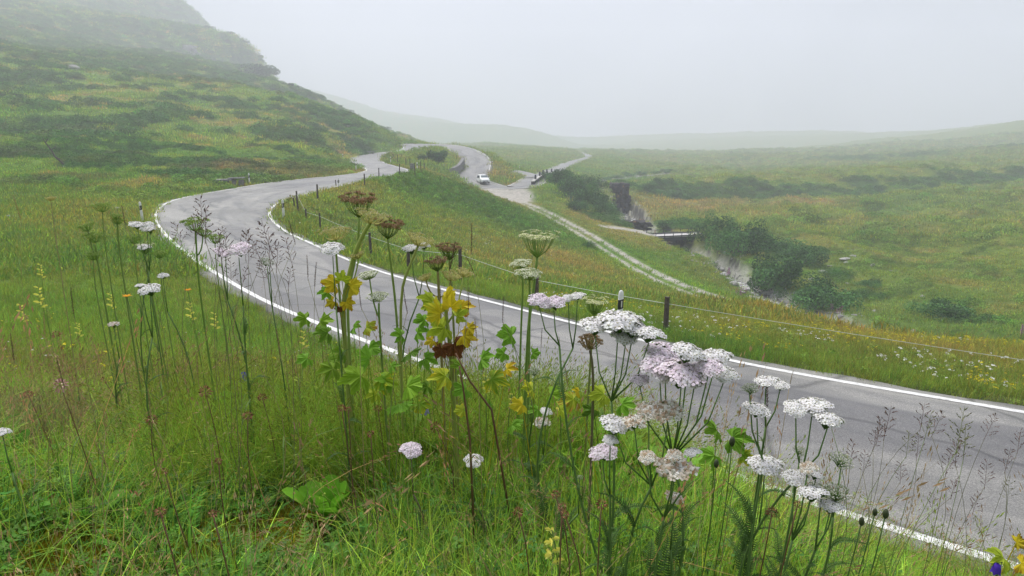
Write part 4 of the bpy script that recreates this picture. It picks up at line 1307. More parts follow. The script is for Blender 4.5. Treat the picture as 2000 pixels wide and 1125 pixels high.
# walls at the lower bends
def wall(name, label, P, h, t, m, coping=None, stubs=0, cat='wall', sink=.5):
    P = dense(np.array(P), .5)
    base = P[0].copy()
    root = empty(name, base)
    tn = np.gradient(P[:, :2], axis=0); tn /= np.linalg.norm(tn, axis=1)[:, None]
    nn = np.stack([-tn[:, 1], tn[:, 0], 0*tn[:, 0]], 1)
    g = np.random.default_rng(5)
    rows = []
    for off, z in ((-.5, -sink), (-.5, h*.5), (-.5, h), (.5, h), (.5, h*.5), (.5, -sink)):
        q = P + nn*off*t + np.array([0, 0, z]) - base
        rows.append(q + g.normal(0, .035, q.shape)*(1 if z > -.1 else 0))
    V = np.stack(rows, 1); n, m_ = V.shape[:2]
    fs = [(i*m_+j, (i+1)*m_+j, (i+1)*m_+(j+1) % m_, i*m_+(j+1) % m_) for i in range(n-1) for j in range(m_)]
    fs += [tuple(range(m_)), tuple((n-1)*m_ + k for k in range(m_-1, -1, -1))]
    mb = MB(); mb.add(V.reshape(-1, 3), fs); mb.build('masonry', m, root)
    if coping:
        rows = [P + nn*off*t*1.15 + np.array([0, 0, h + z]) - base for off, z in ((-.5, .01), (-.5, .13), (.5, .13), (.5, .01))]
        V = np.stack(rows, 1); m_ = 4
        fs = [(i*m_+j, (i+1)*m_+j, (i+1)*m_+(j+1) % m_, i*m_+(j+1) % m_) for i in range(n-1) for j in range(m_)] + [(0, 1, 2, 3), ((n-1)*4+3, (n-1)*4+2, (n-1)*4+1, (n-1)*4)]
        mb = MB(); mb.add(V.reshape(-1, 3), fs); mb.build('coping', coping, root)
    for k in range(stubs):
        q = P[int((n-1)*(k + .5)/stubs)] - base
        mb = MB(); mb.box(q + np.array([0, 0, h + .45]), (.42, .42, 1.0), taper=.8, bev=.08); mb.build('stub_post', MT['steel'], root)
    return tag(root, label, cat)
def G3(px, py, d, z=None):
    p = at_d(px, py, d)
    return np.array([p[0], p[1], hz(p[0], p[1]) if z is None else p[2]])
wall('retaining_wall', 'dry stone wall curving along the inside of the hairpin', [at_d(868, 336, 141), at_d(872, 342, 139), at_d(880, 343, 139.5), at_d(893, 338, 143), at_d(901, 329, 148), at_d(905, 321, 153)], 1.5, .7, MT['stone'])
wall('parapet_wall', 'stone parapet with dark stub posts at the bend above the gorge', [at_d(1040, 363, 131), at_d(1048, 357, 136), at_d(1056, 350.5, 144), at_d(1066, 346, 155), at_d(1082, 343, 168)], .75, .5, MT['cliff'], MT['concrete'], 5)

# footbridge across the gorge
def bridge():
    a, b = at_d(1268, 461, 101), at_d(1374, 459, 103.5)
    c = (a + b)/2; L_ = np.linalg.norm(b - a); rz = math.atan2(b[1]-a[1], b[0]-a[0])
    root = empty('bridge', c, rz)
    def B(name, cc, s, m, **k):
        mb = MB(); mb.box(cc, s, **k); return mb.build(name, m, root)
    w = 2.7
    B('deck', (0, 0, .06), (L_ - .02, w, .12), MT['deck'])
    for s in (-1, 1):
        B('girder', (0, s*(w/2 - .12), -.27), (L_ + .3, .16, .5), MT['steel'])
        B('kerb_rail', (0, s*(w/2 + .03), .17), (L_, .10, .14), MT['steel'])
        n = 7
        for k in range(n):
            x = -L_/2 + .3 + (L_ - .6)*k/(n-1)
            B('railing_post', (x, s*(w/2 + .13), .28), (.07, .07, 1.0), MT['rust'] if (s > 0 and k in (1, 3, 6)) or (s < 0 and k == 6) else MT['steel'])
        mb = MB()
        z = .74
        mb.tube([(-L_/2 + .2, s*(w/2 + .13), z), (L_/2 - .2, s*(w/2 + .13), z)], .03, 6); mb.build('hand_rail', MT['steel'], root)
    g = np.random.default_rng(2)
    for s in (-1, 1):
        for lev in range(4):
            for k in range(3):
                mb = MB(); sz = (1.1, .95, .55)
                mb.box((0, 0, 0), sz, rotm(g.normal(0, .05), g.normal(0, .05), g.normal(0, .1)), bev=.14, taper=.9)
                o = mb.build('abutment_stone', MT['stone'] if s > 0 else MT['rock'], root)
                o.location = (s*(L_/2 + .35 + .12*lev), (k - 1)*.95, -.35 - .52*lev)
    return tag(root, 'small footbridge with pale deck and dark girders over the gorge', 'bridge')
bridge()

# white car coming round the lower bend
MT['car_white'] = simple('white_car_paint', (.78, .80, .80), .25, .04, 3, spec=.5)
MT['glass'] = simple('dark_car_glass', (.035, .05, .055), .06, .1, 2, spec=.6)
MT['wind'] = simple('sky_lit_windscreen', (.10, .13, .14), .05, .1, 2, spec=.8)
MT['tyre'] = simple('tyre_rubber', (.02, .02, .02), .85, .2, 9)
MT['rim'] = simple('alloy_rim', (.45, .46, .48), .35, .1, 9, metal=.6)
MT['trim'] = simple('black_trim', (.025, .027, .03), .5, .2, 5)
MT['lampglass'] = simple('headlamp_glass', (.75, .72, .62), .1, .05, 5, spec=.7)
def car():
    root = empty('car')
    # sections along the car (y forward): half widths and heights at sill, waist, roof
    S = [(-2.02, .70, .42, .80, .72, .80), (-1.95, .80, .30, .92, .74, 1.05), (-1.80, .84, .24, .98, .66, 1.46), (-1.2, .86, .20, 1.0, .64, 1.58), (-.3, .87, .20, 1.0, .65, 1.60), (.35, .87, .20, .98, .62, 1.54),
         (1.0, .86, .20, .96, .72, 1.10), (1.25, .85, .21, .92, .74, 1.00), (1.75, .82, .24, .84, .68, .88), (1.98, .76, .28, .72, .60, .74), (2.06, .66, .36, .60, .52, .62)]
    def ring(s):
        y, w, z0, zw, wr, zr = s
        half = [(w*.9, z0), (w, z0 + .12), (w*1.01, (z0 + zw)/2), (w*.985, zw), ((w + wr)/2*.99, (zw + zr)/2 + .02), (wr, zr - .05), (wr*.8, zr)]
        return [(x, y, z) for x, z in half] + [(-x, y, z) for x, z in half[::-1]]
    V = [p for s in S for p in ring(s)]; n = 14
    fs = [(q*n+k, q*n+(k+1) % n, (q+1)*n+(k+1) % n, (q+1)*n+k)[::-1] for q in range(len(S)-1) for k in range(n)]
    fs += [tuple(range(n)), tuple((len(S)-1)*n + k for k in range(n-1, -1, -1))]
    mb = MB(); mb.add(V, fs); mb.build('body', MT['car_white'], root, True)
    def quad(name, pts, m, th=.012, parent=None):
        P = np.array(pts); nrm = np.cross(P[1]-P[0], P[2]-P[0]); nrm /= np.linalg.norm(nrm)
        k = len(P); mb = MB(); mb.add(np.vstack([P - nrm*.02, P + nrm*th]), [tuple(range(k-1, -1, -1)), tuple(range(k, 2*k))] + [(i, (i+1) % k, k+(i+1) % k, k+i) for i in range(k)])
        return mb.build(name, m, parent or root)
    quad('windscreen', [(-.68, 1.02, 1.06), (.68, 1.02, 1.06), (.56, .42, 1.50), (-.56, .42, 1.50)], MT['wind'], .03)
    quad('rear_window', [(.58, -1.98, 1.02), (-.58, -1.98, 1.02), (-.5, -1.83, 1.40), (.5, -1.83, 1.40)], MT['glass'], .03)
    for s in (-1, 1):
        for a, b, c_, d_ in ((-.55, .30, .20, -.5), (-1.35, -.62, -.62, -1.3)):
            p = [(s*.862, b + .45*(a > -1), 1.0), (s*.862, a, 1.0), (s*.70, d_, 1.46), (s*.70, c_, 1.46)]
            quad('side_window', p if s > 0 else p[::-1], MT['glass'], .03)
        quad('headlight', [(s*.42, 2.02, .66), (s*.72, 1.90, .68), (s*.74, 1.84, .80), (s*.46, 1.96, .78)] if s < 0 else [(s*.72, 1.90, .68), (s*.42, 2.02, .66), (s*.46, 1.96, .78), (s*.74, 1.84, .80)], MT['lampglass'], .03)
        mb = MB(); mb.box((s*.98, .75, 1.02), (.18, .10, .13), bev=.03); mb.build('mirror', MT['car_white'], root)
        for y in (1.25, -1.28):
            t_ = MB(); t_.tube([(s*.70, y, .31), (s*.885, y, .31)], .31, 18); w_ = t_.build('wheel', MT['tyre'], root)
            r_ = MB(); r_.tube([(s*.86, y, .31), (s*.893, y, .31)], .20, 14); r_.build('rim', MT['rim'], w_)
    mb = MB(); mb.box((0, 2.05, .52), (.92, .06, .14), bev=.02); mb.build('grille', MT['trim'], root)
    mb = MB(); mb.box((0, 2.05, .33), (1.25, .07, .12), bev=.02); mb.build('lower_intake', MT['trim'], root)
    mb = MB(); mb.box((0, 2.085, .44), (.46, .02, .10)); mb.build('number_plate', MT['car_white'], root)
    return root
_car = car()
_k = int(np.argmin(np.abs(ROAD_S - 268)))
_cp = at_d(943.5, 371.5, 134)
_e, _z, _, _ = near_strip(np.array([_cp[0]]), np.array([_cp[1]]), ROAD_L, ROAD_R)
_car.location = (_cp[0], _cp[1], _z[0] + .045)
_car.rotation_euler = (0, 0, PI + .30)
tag(_car, 'small white car driving down through the lower bend', 'car')
mb = MB(); mb.add([(-1.1, -.25, .005), (.9, -.35, .005), (1.1, .25, .005), (-.7, .35, .005)], [(0, 1, 2, 3)])

# ------------------------------------------------------------------ rocks
def rock_mesh(seed, flat=.6, sub=2, rough=.32):
    bm = bmesh.new(); bmesh.ops.create_icosphere(bm, subdivisions=sub, radius=1.0)
    g = np.random.default_rng(seed); D = g.normal(0, 1, (9, 3)); D /= np.linalg.norm(D, axis=1)[:, None]; lim = g.uniform(.55, .9, 9)
    for v in bm.verts:
        p = np.array(v.co)
        for d, l in zip(D, lim):                       # flat broken faces
            q = p @ d
            if q > l: p = p - d*(q - l)*.9
        p = p * (1 + rough*.25*g.normal())
        v.co = Vector((p[0], p[1], p[2]*flat))
    V = np.array([v.co[:] for v in bm.verts]); fs = [tuple(v.index for v in f.verts) for f in bm.faces]
    bm.free()
    return V, fs
ROCKS = []
for k in range(5):
    V, fs = rock_mesh(40 + k, .55 + .1*k, 2)
    ROCKS.append(mesh_from('boulder', V, fs, MT['rock']))
def boulder(px, py, w, label, d=None, flat=1.0, group='pale boulders and slabs on the slopes', mat=None, k=None, rz=None, name='boulder'):
    p = on_ground(px, py) if d is None else G3(px, py, d)
    o = bpy.data.objects.new(name, ROCKS[(int(px*7) % 5) if k is None else k])
    link(o)
    s = w * p[1] / F / 2 * (1.4 if 'stream' in group else 1.15)
    o.location = (p[0], p[1], p[2] + s*.18*flat)
    o.scale = (s, s*.9, s*flat)
    o.rotation_euler = (random.uniform(-.15, .15), random.uniform(-.15, .15), random.uniform(0, 6.3) if rz is None else rz)
    return tag(o, label, 'rock', group)
for a in [(147, 134, 22, 'pale flat rock high on the left hillside', .5), (152, 139, 9, 'small stone just below the flat rock high on the left hillside', .6),
          (433, 194, 18, 'long white slab lying on the mid left hillside', .4), (601, 263, 6, 'white stone low on the left hillside below the ridge bushes', .8), (556, 217, 7, 'small white stone below the green ridge strip', .7),
          (545, 264, 9, 'pale stone in the heath left of the ridge foot', .6), (636, 212, 8, 'stone beside the ridge bushes at the slope edge', .7), (520, 273, 8, 'half buried stone above the slab table meadow', .5),
          (168, 277, 10, 'stone on the hillside right of the dead branch', .5), (126, 326, 8, 'small stone at the foot of the dead branch', .6), (26, 425, 28, 'long pale stone at the far left edge of the meadow', .4),
          (655, 308, 14, 'flat stones in the bare patch above the slab table', .5), (680, 249, 7, 'white stone on the ridge shoulder', .7), (640, 252, 9, 'pale stone amid ridge heath', .6)]:
    boulder(a[0], a[1], a[2], a[3], flat=a[4])
for a in [(195, 402, 34, 'broad grey stone in the wet patch left of the bend', .3), (225, 408, 26, 'flat grey stone at the right of the wet patch', .3), (172, 397, 18, 'grey stone at the left of the wet patch', .35), (245, 414, 22, 'grey stone nearest the leaning road post', .35)]:
    boulder(a[0], a[1], a[2], a[3], flat=a[4], group='grey stones of the wet patch')
for a in [(1651, 507, 22, 'largest pale slab on the right bank slope', .35), (1667, 501, 15, 'pale slab at the upper right of the bank slabs', .4), (1651, 514, 14, 'pale slab just below the largest bank slab', .4), (1607, 532, 19, 'pale slab left of the other bank slabs', .4),
          (1637, 540, 16, 'lowest pale slab above the lower willow bushes', .4), (1620, 520, 11, 'small pale slab between the bank slabs', .5), (1584, 547, 12, 'small slab beside the lower willow bushes', .5), (1704, 519, 9, 'small upright stone right of the bank slabs', .9),
          (1709, 609, 10, 'white stone low on the right bank near the crest', .7), (1767, 556, 8, 'white stone in the right heath', .8), (1802, 581, 10, 'pale flat stone far right on the bank', .5), (1702, 296, 12, 'pale rock on the misty right hilltop', .6), (1655, 556, 9, 'small stone under the lowest bank slab', .6), (1740, 530, 7, 'little stone between heath mounds at right', .7)]:
    boulder(a[0], a[1], a[2], a[3], flat=a[4])
_sb = [(1398, 522, 16), (1405, 530, 20), (1413, 538, 15), (1424, 547, 12), (1432, 556, 17), (1446, 560, 14), (1455, 567, 20), (1468, 570, 17), (1480, 574, 26), (1492, 579, 15), (1500, 576, 30), (1512, 584, 18), (1522, 590, 16), (1470, 583, 14), (1486, 589, 16), (1450, 572, 13), (1538, 596, 14)]
_sl = ['topmost pale boulder where the stream leaves the gorge bushes', 'second pale boulder down the upper stream', 'third pale boulder down the upper stream', 'small boulder at the narrows of the stream', 'boulder by the pink flowers at the stream', 'boulder mid stream opposite the big willow',
       'broad boulder below the big willow', 'boulder in the white water left of the flat block', 'large boulder in the middle of the lower stream', 'small boulder under the large stream block', 'largest flat block in the lower stream', 'boulder right of the flat stream block', 'boulder at the willow roots by the stream', 'near bank stone under the pink flowers', 'near bank stone below the large boulder', 'stone close beside the pink flowers', 'last stream boulder before the crest hides the water']
for a, l in zip(_sb, _sl):
    boulder(*a, l, flat=.65, group='boulders in the stream')
_c = bpy.data.collections.new('bank_cobble')
for k in range(5):
    o = bpy.data.objects.new('bank_cobble_' + 'abcde'[k], ROCKS[k]); _c.objects.link(o)
_k = rng.integers(0, len(STREAM), 5200)
_k = _k[(STREAM[_k, 1] < 92) | (STREAM[_k, 1] > 180)]
_o = rng.normal(0, 1.0, len(_k)) * np.where(rng.uniform(size=len(_k)) < .5, .55, 1.0) * STREAM_W[_k] * .75
_x = STREAM[_k, 0] + rng.uniform(-.5, .5, len(_k)) - _sn[_k, 1]*_o; _y = STREAM[_k, 1] + rng.uniform(-.5, .5, len(_k)) + _sn[_k, 0]*_o
scatter_stuff('stream_cobbles', _c, 5, np.stack([_x, _y, height(_x, _y) + .03], 1), rng.uniform(.06, .30, len(_k))*rng.uniform(.5, 1.3, len(_k)), np.ones((len(_k), 3)), 'pale cobbles lining the stony stream bed', tilt=.3)
# rock outcrop in the mist on the left hill and the dark gorge cliff
def crag(name, label, c, size, m, seed, layers=9, rz=0, cat='cliff'):
    """A broken rock face: stacked beds of blocks, each bed and block proud or set back."""
    g = np.random.default_rng(seed)
    root = empty(name, c, rz)
    w, dp, h = size
    for l in range(layers):
        z = h*l/layers; x = -w/2 + g.uniform(-.15, .15)*w; we = w/2*g.uniform(.55, 1.05)*(1.1 - .45*l/layers)
        hh = h/layers*1.08
        mb = MB()
        while x < we:
            bw = g.uniform(.10, .26)*w
            mb.box((x + bw/2, g.uniform(-.18, .18)*dp - (1 - l/layers)*dp*.18, z + hh/2), (bw*1.05, dp*g.uniform(.75, 1.15), hh*g.uniform(.9, 1.15)), rotm(g.normal(0, .08), g.normal(0, .10), g.normal(0, .2)), taper=g.uniform(.8, 1.0), bev=.12*bw)
            x += bw
        mb.build('rock_bed', m, root)
    return tag(root, label, cat)
c = on_ground(1206, 412); 
c = at_d(1212, 416, 156)
crag('rock_cliff', 'dark stratified cliff face at the head of the gorge', c, (3.9, 2.6, 6.6), MT['cliff'], 3, 12, .2)
c = at_d(1236, 410, 158); crag('rock_cliff', 'lower dark rocks right of the gorge cliff', c, (3.0, 2.0, 2.6), MT['cliff'], 8, 6, .1)
c = at_d(1240, 449, 117); crag('rock_cliff', 'dark rock ledge under the turf overhang left of the bridge', c, (4.4, 2.0, 1.5), MT['cliff'], 4, 5, .05)
c = at_d(1336, 489, 104); crag('rock_cliff', 'layered rocks beneath the bridge', c, (5.0, 2.0, 2.0), MT['cliff'], 6, 6, -.05)
c = on_ground(372, 103); c[2] -= 2; crag('rock_outcrop', 'pale rock outcrop high on the hill in the mist', c, (9, 6, 6.5), MT['rock'], 5, 7, .7, 'rock')

# ------------------------------------------------------------------ bushes
def crown_mesh(seed, n=1900, m=None, leaf=(.05, .11), lobes=9, flat=.85, cols=((1, 1, 1), (1.3, 1.3, 1.05), (.7, .8, .8))):
    g = np.random.default_rng(seed)
    C = np.stack([g.normal(0, .48, lobes), g.normal(0, .48, lobes), g.uniform(.22, .95, lobes)*flat], 1)
    Rr = g.uniform(.26, .48, lobes)
    mb = MB()
    for k in range(lobes):
        br = g.uniform(.55, 1.7)
        for _ in range(n//lobes):
            d = g.normal(0, 1, 3); d /= np.linalg.norm(d)
            q = C[k] + d*Rr[k]*(g.uniform(.82, 1.06) if g.uniform() < .8 else g.uniform(.3, .9))*np.array([1, 1, .9])
            if q[2] < .02: continue
            nn = d + g.normal(0, .6, 3); nn /= np.linalg.norm(nn)
            t = np.cross(nn, g.normal(0, 1, 3)); t /= np.linalg.norm(t); b = np.cross(nn, t)
            l = g.uniform(*leaf); w_ = l*.55
            mb.add([q - t*l*.5, q + b*w_*.5, q + t*l*.5, q - b*w_*.5], [(0, 1, 2, 3)], np.array(cols[g.integers(len(cols))])*br*g.uniform(.75, 1.25))
    me = mb.build('crown', m, link_=False).data
    st = MB()
    for k in range(lobes):
        a = np.array([g.normal(0, .05), g.normal(0, .05), -.15]); b = C[k]*.95
        mid = (a + b)/2 + g.normal(0, .06, 3)
        st.tube([a, mid, b], [.028, .018, .006], 5)
    ms = st.build('trunk', MT['bark'], link_=False).data
    return me, ms
WILLOW = [crown_mesh(700 + k, 4400, MT['leaf_bush'], (.055, .11), 12) for k in range(3)]
DARKB = [crown_mesh(720 + k, 3000, MT['leaf_dark'], (.06, .13), 9, .8) for k in range(3)]
def ridge_at(px):
    d = np.linspace(150, 900, 1200); x = (px - 1000)/F*d
    z = height(x, d); k = int(np.argmax((z - ZC)/d))
    return np.array([x[k], d[k], z[k]])
def bush(px, pybase, wpx, label, kind='w', d=None, hs=1.0, name='willow_bush', group=None, k=None, sink=.05):
    p = (ridge_at(px) if d == 'ridge' else on_ground(px, pybase)) if d is None or d == 'ridge' else G3(px, pybase, d)
    me, ms = (WILLOW if kind == 'w' else DARKB)[random.randrange(3) if k is None else k]
    root = empty(name, p)
    s = wpx * p[1] / F / (1.45 if wpx in (104, 92) else 1.7) * (random.uniform(.4, .7) if d == 'ridge' else 1)
    root.scale = (s, s, s*hs*(.75 if d == 'ridge' else 1))
    root.location[2] -= sink*s
    root.rotation_euler = (0, 0, random.uniform(0, 6.3))
    for nm, q in (('crown', me), ('trunk', ms)):
        link(bpy.data.objects.new(nm, q), root)
    return tag(root, label, 'bush', group or ('willow bushes along the stream' if kind == 'w' else 'dark bushes on the ridge'))
for a in [(1500, 566, 104, 'largest round grey green willow standing by the stream', None, 1.05, 0), (1608, 605, 92, 'low willow right of the stream just above the crest', None, .9, 1), (1565, 594, 60, 'small willow at the waterside below the round one', None, .8, 2), (1640, 596, 60, 'dark willow behind the low willow at right', None, .9, 0),
          (1432, 520, 84, 'tall dense willow left of the round one', 92, 1.2, 1), (1398, 500, 70, 'willow growing against the right end of the footbridge', 99, 1.2, 2), (1462, 498, 80, 'spreading willow on the bank above the round one', 98, .95, 0), (1530, 505, 84, 'low willow on the bank right of the round one', 96, .8, 1), (1560, 530, 70, 'willow in shade between the round one and the slabs', 90, .9, 2),
          (1350, 503, 46, 'bush sprouting beneath the footbridge', 96, 1.0, 0), (1318, 496, 34, 'small bush beneath the left end of the footbridge', 95, 1.0, 1), (1370, 522, 44, 'willow on the near side gully below the footbridge', 88, .9, 2),
          (1090, 398, 56, 'bushy willow directly below the parapet', 136, 1.1, 0), (1118, 405, 58, 'willow second from the parapet in the gorge', 132, 1.2, 1), (1142, 418, 60, 'willow in the middle of the gorge thicket', 128, 1.1, 2), (1160, 430, 50, 'willow in the gorge nearest the dark cliff', 126, 1.0, 0), (1108, 384, 46, 'back willow between parapet and gorge', 146, 1.0, 1),
          (1150, 396, 50, 'back willow left of the dark cliff', 150, 1.0, 2), (1128, 430, 44, 'front willow at the lip of the gorge', 118, .8, 1), (1180, 436, 40, 'front willow where the gorge thicket ends', 122, .9, 2), (1075, 380, 34, 'small willow at the foot of the parapet', 142, .9, 0),
          (1275, 395, 46, 'dark bush on the bank right of the cliff', 172, .7, 1), (1320, 392, 50, 'dark bush second right of the cliff', 176, .6, 2), (1295, 378, 40, 'bush above the right gorge rim', 188, .7, 0), (1255, 384, 36, 'bush crowning the rocks right of the cliff', 170, .8, 1),
          (1215, 442, 50, 'rounded bush overhanging the rock ledge', 118, .6, 2), (1255, 441, 52, 'bush on the turf overhang left of the bridge', 119, .55, 0), (1300, 440, 46, 'bush on the turf bank just behind the bridge', 120, .6, 1),
          (1150, 484, 22, 'solitary small bush beside the gravel track', None, 1.0, 2), (1700, 560, 44, 'low dark bush in the right heath', None, .5, 1), (1860, 640, 110, 'wide grey twiggy willow behind the right crest', 60, .55, 0)]:
    bush(a[0], a[1], a[2], a[3], 'w', a[4], a[5], k=a[6])
for k, px in enumerate((1140, 1160, 1185, 1205, 1228, 1250, 1278, 1300)):
    py = [366, 359, 353, 349, 345, 342, 340, 339][k]
    bush(px, py, [20, 18, 22, 20, 24, 22, 18, 24][k], ['first', 'second', 'third', 'fourth', 'fifth', 'sixth', 'seventh', 'eighth'][k] + ' small bush from the left in the row behind the upper stream', 'w', None, .6, 'stream_bush', 'row of small bushes behind the upper stream')
bush(852, 322, 44, 'dark bush on the island inside the hairpin', 'd', 139, .95, 'dark_bush')
bush(836, 318, 26, 'small dark bush left of the hairpin island bush', 'd', 140, .8, 'dark_bush')
for a in [(757, 268, 26, 'round dark bush at the foot of the ridge by the road', 1.0), (724, 250, 18, 'small bush second up from the ridge foot', .9), (700, 236, 24, 'ridge bush above the shoulder of the left hill', .9), (688, 226, 26, 'twin bush on the ridge shoulder', .8), (672, 222, 22, 'bush on the ridge line just above the shoulder', .8),
          (640, 203, 26, 'ridge bush on the sharp slope edge', .9), (628, 196, 24, 'ridge bush higher on the slope edge', .9), (612, 186, 24, 'bush on the ridge line in thin mist', .8), (594, 172, 26, 'bush on the ridge line half way up', .8), 
          (515, 150, 60, 'large oval dark bush on the green ridge strip', .75), (528, 112, 24, 'bush high on the misty ridge', .8), (505, 88, 26, 'bush near the misty ridge top', .7), (480, 62, 26, 'bush at the steep misty ridge step', .7), (440, 36, 26, 'uppermost bush on the misty ridge', .7), (567, 170, 14, 'small lone bush inside the green strip', .9),
          (775, 262, 18, 'low bush right of the ridge foot bush', .6), (790, 267, 14, 'lowest bush where the ridge meets the valley mist', .5)]:
    bush(a[0], a[1], a[2], a[3], 'd', None if 'green' in a[3] else 'ridge', a[4], 'ridge_bush')
for a in [(505, 370, 20, 'dark leafy tuft beside the stone slabs', .8)]:
    bush(432, 364, 22, 'dark leafy tuft at the left end of the stone slabs', 'd', None, .8, 'dark_bush')

# dead branch on the hillside
p = on_ground(112, 322)
root = empty('dead_branch', p)
s = p[1]/F
mb = MB(); mb.tube([(14*s, 0, -.1), (-2*s, 0, 14*s), (-10*s, .2, 26*s), (-18*s, .1, 40*s), (-22*s, 0, 52*s)], [.10, .09, .07, .05, .02], 7); mb.build('limb', MT['bark'], root)
for pts in ([(-10*s, .2, 26*s), (-4*s, .3, 31*s), (-1*s, .4, 37*s)], [(-2*s, 0, 14*s), (10*s, -.2, 9*s), (20*s, -.1, 1*s)], [(-18*s, .1, 40*s), (-14*s, .2, 47*s), (-13*s, .2, 50*s)]):
    mb = MB(); mb.tube(pts, [.05, .035, .012], 6); mb.build('twig', MT['bark'], root)
tag(root, 'dead dark branch sticking up on the left hillside', 'branch')
# ------------------------------------------------------------------ flowers and stalks close to the camera
MT['petal'] = simple('flower_petal', (1, 1, 1), .6, .06, 60, tint=True, trans=.25)
MT['stalk'] = simple('green_stalk', (1, 1, 1), .6, .18, 30, tint=True)
MT['leafy'] = simple('soft_leaf', (1, 1, 1), .5, .22, 35, tint=True, trans=.35)
MT['seed'] = simple('dry_seed', (1, 1, 1), .8, .25, 60, tint=True, trans=.1)
GST = (.10, .18, .045); BST = (.16, .085, .045); YST = (.30, .36, .08); DST = (.15, .13, .07)

def curve_pts(a, b, bend, n=9, g=None):
    a, b = np.asarray(a, float), np.asarray(b, float)
    t = np.linspace(0, 1, n)[:, None]
    off = np.asarray(bend, float)
    return a + (b - a)*t + off*(4*t*(1 - t))

def base_of(px, d):
    x = (px - 1000)/F*d
    return np.array([x, d, hz(x, d) - .01])

def head_mesh(style, seed):
    """A flat yarrow head one unit wide: many small five petalled florets on a branching cup."""
    g = np.random.default_rng(seed)
    mb = MB()
    pal = {'white': [(.86, .84, .85), (.80, .78, .80), (.88, .88, .86)], 'pink': [(.84, .74, .82), (.80, .68, .78), (.86, .80, .85)],
           'faded': [(.82, .78, .70), (.72, .64, .54), (.84, .82, .78), (.56, .42, .30)], 'bud': [(.30, .36, .20), (.42, .46, .30), (.70, .70, .62)]}[style]
    pts = []
    tries = 0
    while len(pts) < 84 and tries < 4000:
        tries += 1
        a, q = g.uniform(0, 2*PI), .5*math.sqrt(g.uniform())
        q *= 1 + .10*math.sin(3*a + seed) + .08*math.sin(5*a + 2*seed)
        p = np.array([q*math.cos(a), q*math.sin(a)])
        if all(np.linalg.norm(p - r_) > .082 for r_ in pts): pts.append(p)
    for p in pts:
        q2 = p @ p
        lump = .035*math.sin(p[0]*13 + seed)*math.cos(p[1]*11)
        c = np.array([p[0], p[1], 0.10 - .50*q2 + lump + g.normal(0, .012)])
        nrm = np.array([p[0]*1.0, p[1]*1.0, .75]) + g.normal(0, .18, 3); nrm /= np.linalg.norm(nrm)
        t = np.cross(nrm, [0, 1, .1]); t /= np.linalg.norm(t); b = np.cross(nrm, t)
        col = np.array(pal[g.integers(len(pal))])*g.uniform(.92, 1.04)
        r_ = g.uniform(.080, .102) if style != 'bud' else g.uniform(.035, .05)
        if style == 'bud' or (style == 'faded' and g.uniform() < .4):
            # closed floret: a small knob
            V = [c + nrm*r_*1.1] + [c + (t*math.cos(k*PI/2.5) + b*math.sin(k*PI/2.5))*r_*.75 for k in range(5)] + [c - nrm*r_*1.2]
            mb.add(V, [(0, 1 + k, 1 + (k+1) % 5) for k in range(5)] + [(6, 1 + (k+1) % 5, 1 + k) for k in range(5)], col)
        else:
            ph = g.uniform(0, 6)
            for k in range(5):
                a = ph + k*2*PI/5
                u = t*math.cos(a) + b*math.sin(a); w_ = -t*math.sin(a) + b*math.cos(a)
                dr = nrm*g.uniform(-.35, .05)*r_
                mb.add([c + u*r_*.22, c + u*r_*.75 + w_*r_*.50 + dr*.4, c + u*r_*1.12 + w_*r_*.22 + dr, c + u*r_*1.12 - w_*r_*.22 + dr, c + u*r_*.75 - w_*r_*.50 + dr*.4],
                       [(0, 1, 2, 3, 4)], col*g.uniform(.93, 1.03))
            V = [c + nrm*r_*.28] + [c + (t*math.cos(k*PI/2) + b*math.sin(k*PI/2))*r_*.30 + nrm*r_*.08 for k in range(4)]
            mb.add(V, [(0, 1 + k, 1 + (k+1) % 4) for k in range(4)], (.62, .58, .42) if style != 'pink' else (.66, .58, .54))
        e = c - nrm*r_*1.5
        V = [c + (t*math.cos(k*PI/2) + b*math.sin(k*PI/2))*r_*.42 - nrm*r_*.1 for k in range(4)] + [e]
        mb.add(V, [(4, k, (k+1) % 4) for k in range(4)], np.array((.14, .18, .07))*g.uniform(.8, 1.2))
        j = np.array([p[0]*.5, p[1]*.5, -.20 + .03*g.normal()])
        mb.tube([e, (e + j)/2 + np.array([p[0], p[1], 0])*.12, j], [.005, .005, .007], 3, np.array(GST)*1.3*g.uniform(.9, 1.3), False)
        if g.uniform() < .35: mb.tube([j, [0, 0, -.46]], [.010, .013], 4, np.array(GST)*1.1, False)
    return mb.build('flower_head', MT['petal'], link_=False).data
HEADS = {s: [head_mesh(s, 10*i + k) for k in range(3)] for i, s in enumerate(('white', 'pink', 'faded', 'bud'))}
def feather_mesh(seed):
    g = np.random.default_rng(seed); mb = MB()
    P = [np.array([t, .08*math.sin(t*3 + seed), .28*math.sin(t*2.2) - .25*t*t]) for t in np.linspace(0, 1, 8)]
    feather_leaf(mb, P, .13, 24, np.array((.075, .15, .035)), g)
    return mb.build('leaf', MT['leafy'], link_=False).data
FEATH = [feather_mesh(k) for k in range(3)]

